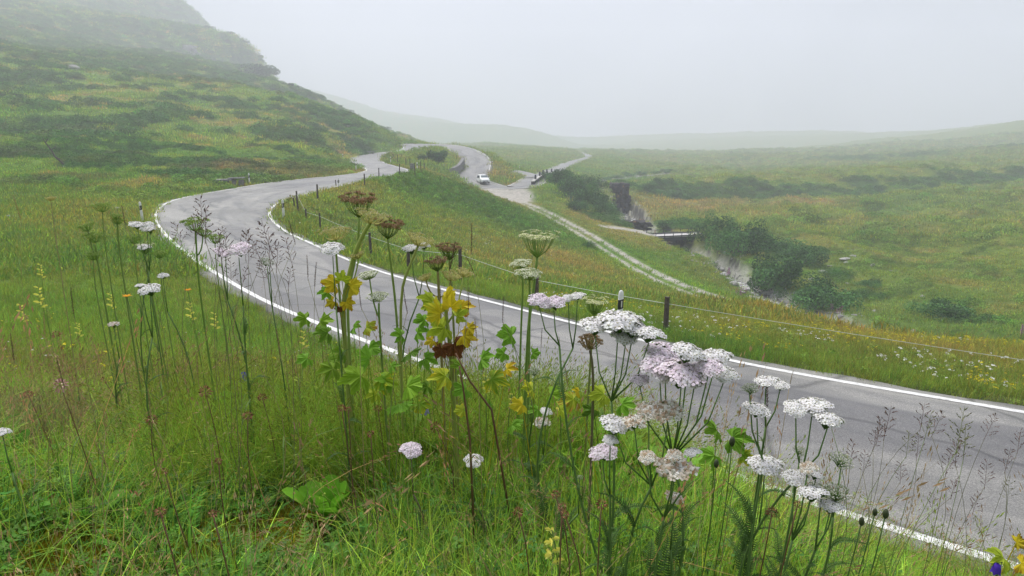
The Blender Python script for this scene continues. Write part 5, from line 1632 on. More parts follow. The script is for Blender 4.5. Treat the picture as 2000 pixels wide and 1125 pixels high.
def yarrow(heads, label, base_px, d, dry=False, fork=None, leaves=5, seed=None, bd=None, bend=None):
    """heads: (px, py, width px, style[, d]); the stem forks below them."""
    g = np.random.default_rng(seed if seed is not None else int(heads[0][0]*3 + heads[0][1]))
    b = base_of(base_px, bd or d)
    root = empty('yarrow', b)
    H = [at_d(h[0], h[1], h[4] if len(h) > 4 else d + g.normal(0, .02)) for h in heads]
    wid = [h[2]*q[1]/F for h, q in zip(heads, H)]
    cen = np.mean(H, 0)
    wtot = max(np.ptp(np.array(H), axis=0)[0], max(wid))
    fk = cen - np.array([0, 0, .9*wtot + .05]) if fork is None else at_d(fork[0], fork[1], d)
    fk = fk + (b - fk)*.08
    sc = DST if dry else GST
    bd_ = np.array([g.normal(0, .03), g.normal(0, .02), 0]) if bend is None else np.array(bend)
    P = curve_pts(b, fk, bd_) - b
    mb = MB(); mb.tube(P, np.linspace(.0026, .0019, len(P)), 7, np.array(sc)*g.uniform(.9, 1.2)); mb.build('stem', MT['stalk'], root, True)
    for h, q, w in zip(heads, H, wid):
        o = link(bpy.data.objects.new('flower_head', HEADS[h[3]][g.integers(3)]), root)
        o.location = q - b
        o.scale = (w, w, w*g.uniform(.85, 1.1))
        o.rotation_euler = (g.normal(.20, .12), g.normal(0, .14), 0)
        foot = q - np.array([0, 0, .42*w]) - b
        mid = (foot + fk - b)/2 + np.array([(q - fk)[0]*.22, (q - fk)[1]*.22, -.005])
        mb = MB(); mb.tube([fk - b, mid, foot], [.0016, .0013, .0010], 6, np.array(sc)*g.uniform(.95, 1.25)); mb.build('branch', MT['stalk'], root, True)
    for k in range(leaves):
        t = g.uniform(.12, .92)
        i = t*(len(P) - 1); p = P[int(i)] + (P[min(int(i)+1, len(P)-1)] - P[int(i)])*(i % 1)
        o = link(bpy.data.objects.new('leaf', FEATH[g.integers(3)]), root)
        s = g.uniform(.05, .10)*(1.25 - .6*t)
        o.location = p; o.scale = (s, s, s); o.rotation_euler = (g.normal(0, .3), -g.uniform(.2, .9), g.uniform(0, 6.3))
    return tag(root, label, 'flower', 'yarrow plants in the meadow')
W, PK, FD, BU = 'white', 'pink', 'faded', 'bud'
yarrow([(1163,632,62,W),(1208,621,84,W),(1236,636,60,W),(1268,647,58,W),(1222,655,54,W)], 'white yarrow in front of the nearest road post, wide flat cluster', 1198, 1.13, fork=(1196,745), leaves=7)
yarrow([(1300,688,74,PK),(1345,684,64,W),(1398,694,58,W),(1290,714,72,PK),(1332,722,96,PK),(1384,714,58,PK),(1414,728,54,W),(1250,739,40,PK),(1357,738,46,PK)], 'largest pinkish white yarrow cluster before the road at right', 1312, 1.06, fork=(1318,860), leaves=8)
yarrow([(1054,584,44,PK),(1082,588,46,PK)], 'pinkish yarrow on a long leaning stem left of the white cluster', 1240, 1.2, fork=(1082,628), leaves=5, bd=1.12, bend=(-.02, 0, -.02))
yarrow([(1110,581,24,W),(1128,576,28,W)], 'small white twin headed yarrow between two taller flowers', 1120, 1.3, fork=(1120,640))
yarrow([(1268,799,54,FD),(1306,801,58,FD),(1240,822,46,FD),(1204,825,64,W)], 'cream fading yarrow under the largest pinkish cluster', 1290, 1.02, fork=(1275,920), leaves=7)
yarrow([(1178,880,58,PK),(1192,858,30,W)], 'pale pink yarrow low at left of the fading clusters', 1212, 1.04, fork=(1192,940))
yarrow([(1265,892,36,FD),(1318,888,34,FD),(1318,911,82,FD),(1351,882,34,W)], 'brownish cream yarrow lowest but one in the right group', 1300, .98, fork=(1300,985), leaves=7)
yarrow([(1317,970,38,FD)], 'single small cream yarrow head lowest in the right group', 1322, .98, leaves=3)
yarrow([(1480,797,54,W),(1465,757,34,BU)], 'white yarrow with a green bud head over grey asphalt', 1528, 1.06, fork=(1495,870), leaves=6)
yarrow([(1497,742,44,W),(1524,750,38,W)], 'white yarrow pair above the bud headed yarrow', 1515, 1.16, fork=(1500,800))
yarrow([(1556,796,50,W),(1588,788,64,W),(1618,815,58,W)], 'rightmost large white yarrow against the asphalt', 1545, 1.04, fork=(1575,890), leaves=6)
yarrow([(1495,905,64,W)], 'flat white yarrow below the rightmost cluster, at the verge edge', 1505, 1.05)
yarrow([(1553,930,48,W),(1578,912,34,FD),(1594,925,34,W),(1585,958,56,W)], 'white and brown yarrow crowd at the lower right', 1545, .98, fork=(1555,1030), leaves=6)
yarrow([(1606,955,56,BU),(1634,958,58,BU),(1622,985,50,W)], 'green budding yarrow at the lower right crowd', 1595, .97, fork=(1600,1050), leaves=5)
yarrow([(1644,897,50,BU)], 'dark green bud head of yarrow over the grey road', 1632, 1.08)
yarrow([(1563,880,30,BU)], 'small green unopened yarrow under the rightmost white cluster', 1556, 1.08, leaves=2)
yarrow([(465,484,46,PK)], 'pinkish yarrow alone in front of the big bend', 462, 1.75)
yarrow([(431,490,28,PK),(440,497,18,PK)], 'smaller pink yarrow left of the lone bend yarrow', 436, 1.9, leaves=3)
yarrow([(649,483,42,W)], 'white yarrow under the pale open umbel', 655, 1.6)
yarrow([(521,510,26,BU),(526,514,18,W)], 'half opened yarrow in front of the grey bend', 535, 1.8, leaves=3)
yarrow([(291,563,40,W),(276,557,22,W)], 'white yarrow pair in the left meadow near orange flowers', 300, 1.7)
yarrow([(268,437,30,W),(286,441,26,W),(292,447,22,W)], 'white flat yarrow at the foot of the leaning road post', 276, 2.3, leaves=3)
yarrow([(318,537,20,W)], 'tiny white yarrow left of the road in the upper meadow', 320, 2.2, leaves=2)
yarrow([(281,481,24,W)], 'thin white yarrow under the leaning road post flower', 285, 2.4, leaves=2)
yarrow([(803,876,44,PK)], 'single pink yarrow in the middle foreground', 800, 1.3, dry=True)
yarrow([(925,898,38,W)], 'single white yarrow right of the pink one in mid foreground', 928, 1.32)
yarrow([(1066,803,24,W),(1058,823,32,FD)], 'small faded yarrow left of the right flower group', 1068, 1.5)
yarrow([(1043,725,28,BU)], 'green white budding yarrow at the verge in the middle', 1046, 1.5)
yarrow([(222,632,20,FD)], 'small withered white flower in the left meadow', 226, 2.0, leaves=2)
yarrow([(4,842,30,W)], 'white yarrow cut by the left edge of the frame', 10, 1.3, leaves=3)
yarrow([(803,483,34,W),(828,478,22,W)], 'white yarrow hidden behind a drooping tan umbel', 822, 1.8, leaves=2)
yarrow([(1132,932,16,BU)], 'tiny budding yarrow left of the right group', 1136, 1.2, leaves=3)

# big umbels
def umbel(apex, w, style, axis, g, root):
    """Rays from one point, each with a small umbel of seeds or florets on its tip."""
    axis = np.array(axis, float); axis /= np.linalg.norm(axis)
    t = np.cross(axis, [0, 1, 0]); t /= np.linalg.norm(t); b = np.cross(axis, t)
    N_ = {'brown': 24, 'cream': 26, 'dome': 30, 'open': 26, 'green': 20, 'nest': 26}[style]
    hgt = {'brown': .36, 'cream': .46, 'dome': .30, 'open': .24, 'green': .30, 'nest': .55}[style]*w
    cup = {'brown': .14, 'cream': .12, 'dome': -.10, 'open': .02, 'green': .04, 'nest': -.3}[style]*w
    pal = {'brown': [(.42, .24, .15), (.33, .19, .12), (.50, .33, .21), (.36, .25, .15)], 'cream': [(.62, .62, .34), (.50, .54, .24), (.72, .70, .46)],
           'dome': [(.80, .80, .62), (.72, .74, .50), (.84, .84, .72)], 'open': [(.62, .55, .32), (.52, .42, .22), (.68, .64, .44)],
           'green': [(.28, .42, .08), (.36, .48, .12), (.48, .56, .22)], 'nest': [(.32, .22, .11), (.24, .16, .08), (.40, .30, .17)]}[style]
    rc = {'brown': (.13, .20, .04), 'cream': (.20, .30, .07), 'dome': (.24, .32, .08), 'open': (.50, .46, .16), 'green': (.18, .30, .05), 'nest': (.28, .20, .10)}[style]
    rays, sd = MB(), MB()
    for k in range(N_):
        q = math.sqrt((k + .5)/N_); a = k*2.39996 + g.normal(0, .12)
        rr = .44*w*q*g.uniform(.9, 1.1)
        tip = apex + (t*math.cos(a) + b*math.sin(a))*rr + axis*(hgt + cup*(q*q) + g.normal(0, .02*w))
        mid = apex + (tip - apex)*.5 + axis*(-.06*w*q) + (t*math.cos(a) + b*math.sin(a))*.05*w*q
        rays.tube([apex, mid, tip], [.0011, .0009, .0007], 4, np.array(rc)*g.uniform(.8, 1.25), False)
        od = tip - mid; od /= np.linalg.norm(od); od = od*.6 + axis*.4
        t2 = np.cross(od, [.3, .8, .2]); t2 /= np.linalg.norm(t2); b2 = np.cross(od, t2)
        m_ = {'dome': 16, 'cream': 16, 'brown': 22, 'nest': 18, 'open': 12, 'green': 16}[style]
        for j in range(m_):
            qq = math.sqrt((j + .5)/m_); aa = j*2.39996 + k
            e = tip + (t2*math.cos(aa) + b2*math.sin(aa))*.10*w*qq + od*(.055*w*(1 - .35*qq*qq)) + g.normal(0, .004*w, 3)
            if j % 2 == 0 or style in ('open', 'nest', 'brown'): rays.tube([tip, e], [.0005, .0004], 3, np.array(rc)*g.uniform(.9, 1.4), False)
            col = np.array(pal[g.integers(len(pal))])*g.uniform(.8, 1.2)
            if style in ('brown', 'open', 'nest', 'green'):
                if style == 'open' and g.uniform() < .3: continue
                l, ww = (.048, .030)[style == 'open']*w*g.uniform(.8, 1.25), (.026, .017)[style == 'open']*w
                d_ = od + g.normal(0, .35, 3); d_ /= np.linalg.norm(d_); u = np.cross(d_, g.normal(0, 1, 3)); u /= np.linalg.norm(u); v = np.cross(d_, u)
                sd.add([e - d_*l*.5, e + u*ww*.6, e + v*ww*.3, e - u*ww*.6, e - v*ww*.3, e + d_*l], [(0, 2, 1), (0, 3, 2), (0, 4, 3), (0, 1, 4), (5, 1, 2), (5, 2, 3), (5, 3, 4), (5, 4, 1)], col)
            else:
                nrm = od + g.normal(0, .3, 3); nrm /= np.linalg.norm(nrm); u = np.cross(nrm, [0, 1, .2]); u /= np.linalg.norm(u); v = np.cross(nrm, u)
                r_ = .021*w*g.uniform(.8, 1.2)
                V = [e + nrm*r_*.2] + [e + (u*math.cos(x) + v*math.sin(x))*r_*(1.15 if i % 2 == 0 else .55) for i, x in enumerate(np.linspace(0, 2*PI, 11)[:-1])]
                sd.add(V, [(0, 1 + i, 1 + (i+1) % 10) for i in range(10)], col)
    rays.build('ray', MT['stalk'], root); sd.build('seed_cluster' if style in ('brown', 'open', 'nest', 'green') else 'floret_cluster', MT['seed'] if style != 'dome' else MT['petal'], root)

def lobed_outline(n=5, depth=.45, seed=0):
    g = np.random.default_rng(seed)
    P = []
    for i, a in enumerate(np.linspace(-2.35, 2.35, 49)):
        rr = (1 - .30*abs(a)/2.35)*(1 - depth*(.5 - .5*math.cos(2*PI*a/.94))**.8)*(1 + (.05 if i % 2 else -.04) + g.normal(0, .025))
        P.append((a, rr))
    return P
def lobed_leaf(mb, c, direction, up, size, col, g, n=5, droop=.35, spots=None):
    d_ = np.array(direction, float); d_ /= np.linalg.norm(d_)
    s_ = np.cross(d_, up); s_ /= np.linalg.norm(s_); u_ = np.cross(s_, d_)
    out = lobed_outline(n, g.uniform(.22, .36), int(g.integers(1e6)))
    V, C = [c], [col]
    for ring in (.5, 1.0):
        for a, rr in out:
            r_ = rr*size*ring
            z = -droop*r_*r_/size*g.uniform(.7, 1.3) + .11*size*math.sin(a*7 + size*900)*ring + g.normal(0, .025*size)
            V.append(c + d_*r_*math.cos(a) + s_*r_*math.sin(a) + u_*z)
    n_ = len(out)
    fs = [(0, 1 + i, 2 + i) for i in range(n_ - 1)] + [(1 + i, 1 + n_ + i, 2 + n_ + i, 2 + i) for i in range(n_ - 1)]
    V = np.array(V)
    nv = mb.n
    mb.add(V, fs, col)
    cc = mb.c[-1]
    if spots is not None:                                       # withered margin of its own colour
        w = np.r_[0, g.uniform(0, .25, n_), sstep(.35, .8, g.uniform(0, 1, n_))]
        cc[:, :3] = cc[:, :3]*(1 - w[:, None]) + np.array(spots)*w[:, None]

def leaf_part(root, c, direction, size, col, g, n=5, up=(0, -.35, 1), droop=.35, spots=None, stem_from=None):
    mb = MB()
    c = np.asarray(c, float)
    lobed_leaf(mb, c, direction, np.array(up, float), size, np.array(col, float), g, n, droop, spots)
    if stem_from is not None: mb.tube(curve_pts(stem_from, c, (0, 0, .01), 5), .0008, 5, np.array(col)*.9, False)
    mb.build('leaf', MT['leafy'], root)

def hogweed(pts, umbels, label, d, col=YST, r0=.0045, r1=.003, leaves=(), cat='flower', group='umbel plants in the meadow', name='hogweed'):
    """pts: stem in photo pixels from foot to top; umbels: (apex px, py, width px, style, lean)."""
    g = np.random.default_rng(int(pts[-1][0]*7 + pts[-1][1]))
    b = base_of(pts[0][0], d)
    root = empty(name, b)
    P = [b] + [at_d(x, y, d) for x, y in pts[1:]]
    Pd = np.array([np.array([np.interp(t, np.arange(len(P)), np.array(P)[:, k]) for k in range(3)]) for t in np.linspace(0, len(P) - 1, 3*len(P))])
    Pd = smooth(Pd, 5) if len(Pd) > 6 else Pd
    mb = MB(); mb.tube(Pd - b, np.linspace(r0, r1, len(Pd)), 8, np.array(col)*g.uniform(.9, 1.1)); mb.build('stem', MT['stalk'], root, True)
    for ax, ay, w, st, lean in umbels:
        a = at_d(ax, ay, d) - b
        # side stalk from the nearest point of the stem
        k = np.argmin(np.linalg.norm(Pd - b - a, axis=1)); lo = Pd[max(0, k - 3)] - b
        if np.linalg.norm(Pd[k] - b - a) > .012:
            mb = MB(); mb.tube(curve_pts(lo, a, ((a - lo)[0]*.12, 0, -.01), 6), [.0024, .0022, .002, .002, .0018, .0018], 6, np.array(col)*g.uniform(.9, 1.2)); mb.build('branch', MT['stalk'], root, True)
        umbel(a, (.84 if st == 'brown' else 1.0)*w*d/F, st, (lean, -.12, 1), g, root)
    for lx, ly, size, c, dx, dz, sp in leaves:
        q = at_d(lx, ly, d - .02) - b
        k = np.argmin(np.linalg.norm(Pd - b - q, axis=1))
        leaf_part(root, q, (dx, -.35, dz), size*.68*g.uniform(.7, 1.15)*d/F, c, g, 5, up=(0, -.9, .7), spots=sp, stem_from=Pd[max(0, k - 2)] - b)
    return tag(root, label, cat, group)
YL = (.68, .56, .03); YG = (.40, .50, .04); LG = (.21, .42, .04); BR = (.17, .065, .022); OG = (.40, .17, .03)
hogweed([(672,655),(676,600),(684,550),(700,480),(701,425)], [(701,425,92,'brown',.02)], 'tall brown seed umbel, highest and leftmost of the seed heads', 1.85, (.24, .33, .08), leaves=[])
hogweed([(668,690),(669,620),(672,580),(690,500),(712,452),(723,437)], [(724,437,74,'open',.3),(700,505,34,'open',-.3)], 'thick yellow green stem with withered tan umbel and yellow leaves', 1.72, YST, .0068, .0046,
        leaves=[(655,556,38,YL,-.6,.35,OG),(684,560,44,YL,.7,.35,None),(676,590,30,YL,.5,-.5,OG),(650,588,34,YL,-.8,-.4,BR),(668,548,34,YG,.1,.7,None),(640,570,30,LG,-1,.1,None),(662,600,22,BR,-.4,-.8,None)])
hogweed([(778,660),(774,600),(764,520),(757,467)], [(757,467,80,'brown',.12)], 'brown v shaped seed umbel right of the tallest one', 1.8, (.24, .33, .08), .0036, .0026)
hogweed([(668,640),(662,560),(657,505),(656,469)], [(656,469,72,'open',-.05)], 'pale straw coloured open umbel above the white yarrow', 1.82, (.24, .32, .08), .0036, .0026)
hogweed([(772,620),(778,575),(800,520),(817,479)], [(816,480,62,'open',.35)], 'drooping tan umbel with white yarrow behind it', 1.75, (.30, .34, .09), .004, .003)
hogweed([(890,640),(884,580),(879,540),(878,506)], [(878,508,64,'brown',.0)], 'flat reddish seed umbel before the dark fence stake', 1.8, (.24, .27, .08), .0034, .0026)
hogweed([(862,640),(858,590),(856,548),(855,530)], [(855,530,56,'brown',-.05),(880,548,50,'open',.2),(832,548,34,'open',-.4)], 'low reddish umbel with two smaller tan ones at its sides', 1.7, (.28, .24, .09), .004, .003)
hogweed([(1022,720),(1030,640),(1042,570),(1049,503)], [(1049,504,84,'cream',.02)], 'greenish cream umbel, highest of the three in the middle', 1.75, (.18, .28, .06), .0046, .0032,
        leaves=[(1000,655,44,LG,-.8,.3,None),(985,690,40,LG,-1,-.2,None),(1040,690,26,LG,.6,.2,None)])
hogweed([(1010,700),(1018,620),(1022,560),(1019,522)], [(1019,524,48,'dome',-.08)], 'small cream white umbel left of the middle pair', 1.85, (.18, .28, .06), .003, .0024)
hogweed([(1032,720),(1034,640),(1035,580),(1034,542)], [(1034,546,58,'dome',.05)], 'cream white umbel lowest of the three in the middle', 1.7, (.18, .28, .06), .0034, .0026)
hogweed([(1150,760),(1154,690),(1158,640),(1160,618)], [(1160,616,58,'cream',.05)], 'cream tan umbel behind the white flat yarrow cluster', 1.6, (.24, .28, .08), .003, .0024)
hogweed([(1165,820),(1160,750),(1156,700),(1152,684)], [(1152,682,54,'nest',.0)], 'curled brown nest shaped umbel left of the yarrow stems', 1.35, DST, .003, .0024)
hogweed([(392,640),(388,560),(384,490),(382,452)], [(382,452,58,'green',.0),(396,462,34,'green',.2)], 'bright green flat umbel before the big bend', 2.0, (.16, .26, .05), .003, .0024)
hogweed([(742,660),(740,620),(740,592)], [(740,588,48,'dome',.0),(722,545,44,'dome',-.2)], 'pale cream umbels seen against the asphalt in the middle', 1.65, (.2, .3, .07), .003, .0024)
hogweed([(196,560),(190,510),(186,478)], [(186,474,44,'green',.0),(172,452,36,'green',-.2)], 'pale green umbel in the upper left meadow', 2.3, (.18, .26, .06), .003, .0024)
hogweed([(300,600),(290,540),(284,500)], [(284,497,36,'cream',.1)], 'faint cream umbel left of the bend at the meadow edge', 2.4, (.18, .26, .06), .003, .0022)
hogweed([(105,460),(102,420),(100,395)], [(100,392,22,'open',.0)], 'withered brown umbel high at the left edge', 2.4, (.3,.24,.12), .0014, .001)
for px, py, w, l in [(200,408,38,'pale cream green umbel left of the leaning road post, highest of the left group'),(228,424,26,'small pale umbel touching the left of the leaning road post'),(262,470,34,'pale umbel under the leaning road post by the bend edge'),(182,502,36,'lowest pale umbel in the upper left meadow'),
                     (312,498,30,'pale green umbel at the bend edge line'),(230,432,26,'narrow pale umbel below the small one at the road post'),(420,470,40,'pale feathery umbel among the dark panicles before the bend')]:
    hogweed([(px + 8, py + 130), (px + 3, py + 60), (px, py + 6)], [(px, py + 6, w, 'green', .1)], l, 2.25, (.2, .28, .07), .0022, .0016)
hogweed([(885,760),(882,690),(874,640),(870,600)], [(905,540,40,'open',.3)], 'yellowing lobed leaf plant in the centre before the road', 1.55, YST, .006, .004, cat='plant',
        leaves=[(860,612,52,YL,-.5,.5,YG),(892,618,46,YG,.5,.5,None),(905,655,56,YL,.9,-.1,OG),(868,640,54,YG,-.7,-.1,None),(886,672,50,BR,.5,-.8,None),(862,680,46,BR,-.6,-.8,None),(880,600,40,YL,.1,.8,None),(915,640,34,YL,.9,.3,BR),(845,665,34,YL,-.9,-.2,OG)])
def leafy(px, py, d, label, leaves, name='leafy_plant'):
    g = np.random.default_rng(int(px + py))
    b = base_of(px, d); root = empty(name, b)
    for lx, ly, size, c, dx, dz, sp in leaves:
        q = at_d(lx, ly, d - g.uniform(0, .06)) - b
        leaf_part(root, q, (dx, -.5, dz), size*.72*g.uniform(.7, 1.2)*d/F, c, g, 5, up=(0, -.8, .8), spots=sp, stem_from=np.zeros(3))
    return tag(root, label, 'plant', 'broad lobed leaves in the meadow')
leafy(735, 800, 1.5, 'bright green lobed leaves low in the centre meadow', [(705,735,52,(.24,.40,.03),-.8,.1,None),(745,742,50,(.26,.42,.03),.7,.1,YL),(720,700,44,LG,-.3,.6,None),(765,715,36,LG,.8,.4,None)])
leafy(620, 680, 1.9, 'light green lobed leaves at the verge left of the yellow leaf stem', [(598,622,46,(.22,.38,.03),-.8,.2,None),(625,628,42,(.24,.40,.03),.6,.3,None),(600,700,40,LG,-.6,0,None),(640,705,44,(.2,.34,.03),.6,.0,None)])
leafy(800, 720, 1.6, 'dark green rounded leaves behind the seed umbel stems', [(785,655,44,LG,-.6,.4,None),(815,650,40,LG,.6,.5,None),(800,690,46,(.10,.20,.02),.2,.2,None),(830,700,40,LG,.8,.0,None)])
leafy(1210, 840, 1.4, 'yellow green leaves behind the right yarrow stems', [(1180,770,40,YG,-.7,.2,None),(1215,790,44,LG,.5,.2,None),(1160,800,36,(.10,.20,.02),-.8,-.1,None),(1120,780,40,YG,-.9,.1,OG),(1130,765,30,YL,-.5,.5,None)])
leafy(1430, 900, 1.35, 'fresh green leaves at the verge between the yarrow groups', [(1400,840,46,(.18,.34,.03),-.5,.3,None),(1430,855,50,(.16,.32,.03),.6,.2,None),(1395,890,40,LG,-.8,0,None),(1450,890,44,(.2,.36,.03),.9,.1,YL)])
leafy(1965, 1120, .95, 'yellow leaves at the lower right corner', [(1985,1060,40,YL,.3,.5,BR),(1960,1090,44,YG,-.6,.2,None),(1995,1100,40,YL,.5,0,OG)])
leafy(980, 800, 1.5, 'small yellowing leaves in the middle meadow', [(905,800,34,YG,-.8,.1,YL),(960,790,30,LG,-.3,.4,None),(1000,830,34,LG,.3,.2,None)])

leafy(690, 660, 1.65, 'leafy undergrowth of green lobed leaves around the yellow leaf stem', [(690,640,40,LG,.4,.4,None),(640,650,42,(.16,.30,.03),-.7,.3,None),(715,640,36,YG,.8,.3,OG),(670,690,44,(.18,.32,.03),-.2,.4,None),(720,680,46,LG,.6,.1,None),(650,720,42,(.22,.36,.03),-.6,.1,None)])
leafy(930, 720, 1.5, 'green and yellow leaves under the centre yellow leaf plant', [(900,715,46,(.2,.34,.03),-.4,.3,None),(940,700,44,LG,.5,.4,None),(960,740,42,(.2,.36,.03),.7,.1,YL),(910,760,44,LG,-.5,.1,None),(870,735,46,YG,-.8,.2,YL),(835,755,42,(.16,.3,.03),-.8,.0,None),(990,720,34,YL,.6,.3,OG)])
leafy(850, 620, 1.62, 'yellow and green leaf cluster just over the road line in the centre', [(845,590,40,YG,-.5,.5,None),(870,585,38,YL,.4,.6,None),(830,625,36,LG,-.8,.2,None),(900,600,34,YL,.8,.3,OG)])
leafy(1060, 790, 1.45, 'yellow green leaves low between the cream umbels and the right yarrow', [(1040,760,40,YG,-.5,.4,YL),(1075,770,44,(.26,.44,.04),.6,.3,None),(1095,800,40,YG,.8,.1,None),(1050,800,44,LG,-.6,.1,None),(1020,790,36,YL,-.9,.1,YG)])
leafy(770, 770, 1.5, 'broad light green leaves low under the seed umbel stems', [(760,745,46,(.24,.44,.04),-.5,.4,None),(795,755,46,(.26,.46,.04),.6,.3,None),(780,790,48,LG,.1,.1,None),(735,770,40,YG,-.8,.1,None),(820,790,42,(.24,.42,.04),.8,.1,YL)])
# rosettes of broad leaves
def rosette(px, py, d, size, n, label, col=(.10, .26, .025), wide=.28, seed=1, el=(.6, 1.3)):
    g = np.random.default_rng(seed)
    b = on_ground(px, py, lo=.7); b[2] -= .005
    root = empty('leaf_rosette', b)
    for k in range(n):
        a = k*2.4 + g.normal(0, .2); L_ = size*g.uniform(.7, 1.1); e = g.uniform(*el)
        out = np.array([math.cos(a), math.sin(a), 0]); sd_ = np.array([-out[1], out[0], 0]); w = L_*wide*g.uniform(.85, 1.15)
        rows, fs = [], []
        prof = ((0, .12), (.15, .16), (.35, .45), (.6, .95), (.8, 1.0), (.92, .7), (1, .08))
        for t, ww in prof:
            p = out*L_*(.04 + t*math.cos(e)*(1 + .25*t)) + np.array([0, 0, 1])*L_*(t*math.sin(e) - .28*t*t)
            rows += [p - sd_*w*.5*ww + np.array([0, 0, .10*w*ww]), p - sd_*w*.25*ww, p - np.array([0, 0, .03*w]), p + sd_*w*.25*ww, p + sd_*w*.5*ww + np.array([0, 0, .10*w*ww])]
        for i in range(len(prof) - 1):
            for j in range(4): fs.append((5*i+j, 5*i+j+1, 5*i+j+6, 5*i+j+5))
        mb = MB(); mb.add(rows, fs, np.array(col)*g.uniform(.8, 1.25)); mb.build('leaf', MT['leafy'], root, True)
    return tag(root, label, 'plant', 'leaf rosettes in the foreground')
rosette(648, 1030, 0, .165, 19, 'largest rosette of broad bright green leaves in the foreground', (.20, .46, .035), seed=3, el=(.95, 1.5))
rosette(25, 920, 0, .14, 10, 'rosette of green leaves at the left edge of the frame', seed=4)
rosette(560, 1112, 0, .10, 7, 'small open rosette at the bottom left of centre', (.12, .24, .05), .2, 5, (.2, .9))
rosette(545, 1012, 0, .075, 7, 'pale small rosette left of the largest one', (.13, .25, .07), .22, 6, (.1, .7))
rosette(1010, 1085, 0, .11, 8, 'upright broad leaves at bottom centre near the yellow flower', (.10, .22, .03), .26, 7)
rosette(1080, 985, 0, .10, 7, 'broad dark leaves in front of the right yarrow stems', (.09, .2, .03), .3, 8, (.3, 1.0))

# clover heads, rattle, bells, hawkbits
def clover_head(seed, cols):
    g = np.random.default_rng(seed); mb = MB()
    for k in range(46):
        z = 1 - 2*(k + .5)/46*.92; a = k*2.39996; q = math.sqrt(max(0, 1 - z*z))
        d_ = np.array([q*math.cos(a), q*math.sin(a), z*.9 + .15]); d_ /= np.linalg.norm(d_)
        c = np.array([q*math.cos(a), q*math.sin(a), z])*.5; l = g.uniform(.32, .55); t = np.cross(d_, g.normal(0, 1, 3)); t /= np.linalg.norm(t)
        dd = d_ + np.array([0, 0, -.35*g.uniform()])
        mb.add([c - t*.08, c + t*.08, c + dd*l*.7 + t*.09, c + dd*l, c + dd*l*.7 - t*.09], [(0, 1, 2, 3, 4)], np.array(cols[g.integers(len(cols))])*g.uniform(.75, 1.2))
    return mb.build('flower_head', MT['seed'], link_=False).data
CLV = [clover_head(k, [(.30, .12, .07), (.38, .19, .11), (.17, .075, .045)]) for k in range(3)]
CLP = clover_head(9, [(.55, .30, .28), (.62, .42, .36), (.40, .2, .18)])
def float_d(px, py, h, lo=.8, hi=8):
    '''Depth at which the sight line is h above the ground.'''
    r_ = ray(px, py); ds = np.geomspace(lo, hi, 500); t = ds/r_[1]
    k = (r_[2]*t + ZC - height(r_[0]*t, ds) < h)
    return float(ds[int(np.argmax(k))]) if k.any() else hi*.5
def clover(px, py, w, label, d=None, me=None, col=BST):
    g = np.random.default_rng(int(px*3 + py))
    if d is None:
        d = float_d(px, py, g.uniform(.24, .34))
    top = at_d(px, py, d); b = base_of(px + g.normal(0, 14), d)
    if top[2] - b[2] < .03: top[2] = b[2] + .04
    root = empty('clover', b)
    mb = MB(); mb.tube(curve_pts((0, 0, 0), top - b, (g.normal(0, .012), 0, 0), 6), .0011, 5, np.array(col)); mb.build('stem', MT['stalk'], root, True)
    o = link(bpy.data.objects.new('flower_head', CLV[g.integers(3)] if me is None else me), root)
    s = w*d/F*.74
    o.location = top - b; o.scale = (s, s, s*.95); o.rotation_euler = (g.normal(0, .3), g.normal(0, .3), g.uniform(0, 6))
    return tag(root, label, 'flower', 'dried clover heads in the meadow')
clover(118, 752, 24, 'pinkish fading clover head at left of the meadow', me=CLP)
_gl = '%s small dried clover head from the left in the near meadow'
ORD_ = 'first second third fourth fifth sixth seventh eighth ninth tenth eleventh twelfth thirteenth fourteenth fifteenth sixteenth seventeenth eighteenth nineteenth twentieth twenty-first twenty-second twenty-third twenty-fourth twenty-fifth'.split()
clover(401, 765, 22, 'largest dried brown clover head, left of the blue bell'); clover(297, 820, 20, 'dried clover head low in the left hollow above the moss')
clover(484, 812, 18, 'dried clover head straight above the pale grass tuft right of the blue bell', me=CLV[1]); clover(851, 834, 20, 'dried clover head below the lilac bell')
clover(1012, 1000, 20, 'dried clover head beside the upright leaves at bottom centre'); clover(1175, 985, 20, 'dark clover head under the pale pink yarrow', me=CLV[2])
for i_, (px, py, w) in enumerate(sorted([(462,704,15),(480,692,12),(570,712,16),(572,728,14),(110,653,14),(510,760,14),(512,776,16),(500,752,12),(55,770,15),(313,1000,20),(415,1003,16),(667,797,14),(738,798,14),(724,847,13),(1085,965,16),(1098,990,16),(1104,1005,15),(1508,1000,20),(1558,985,14),(368,716,13),(203,742,11),(680,800,12),(322,920,13),(427,900,13)])):
    clover(px, py, w, _gl % ORD_[i_])

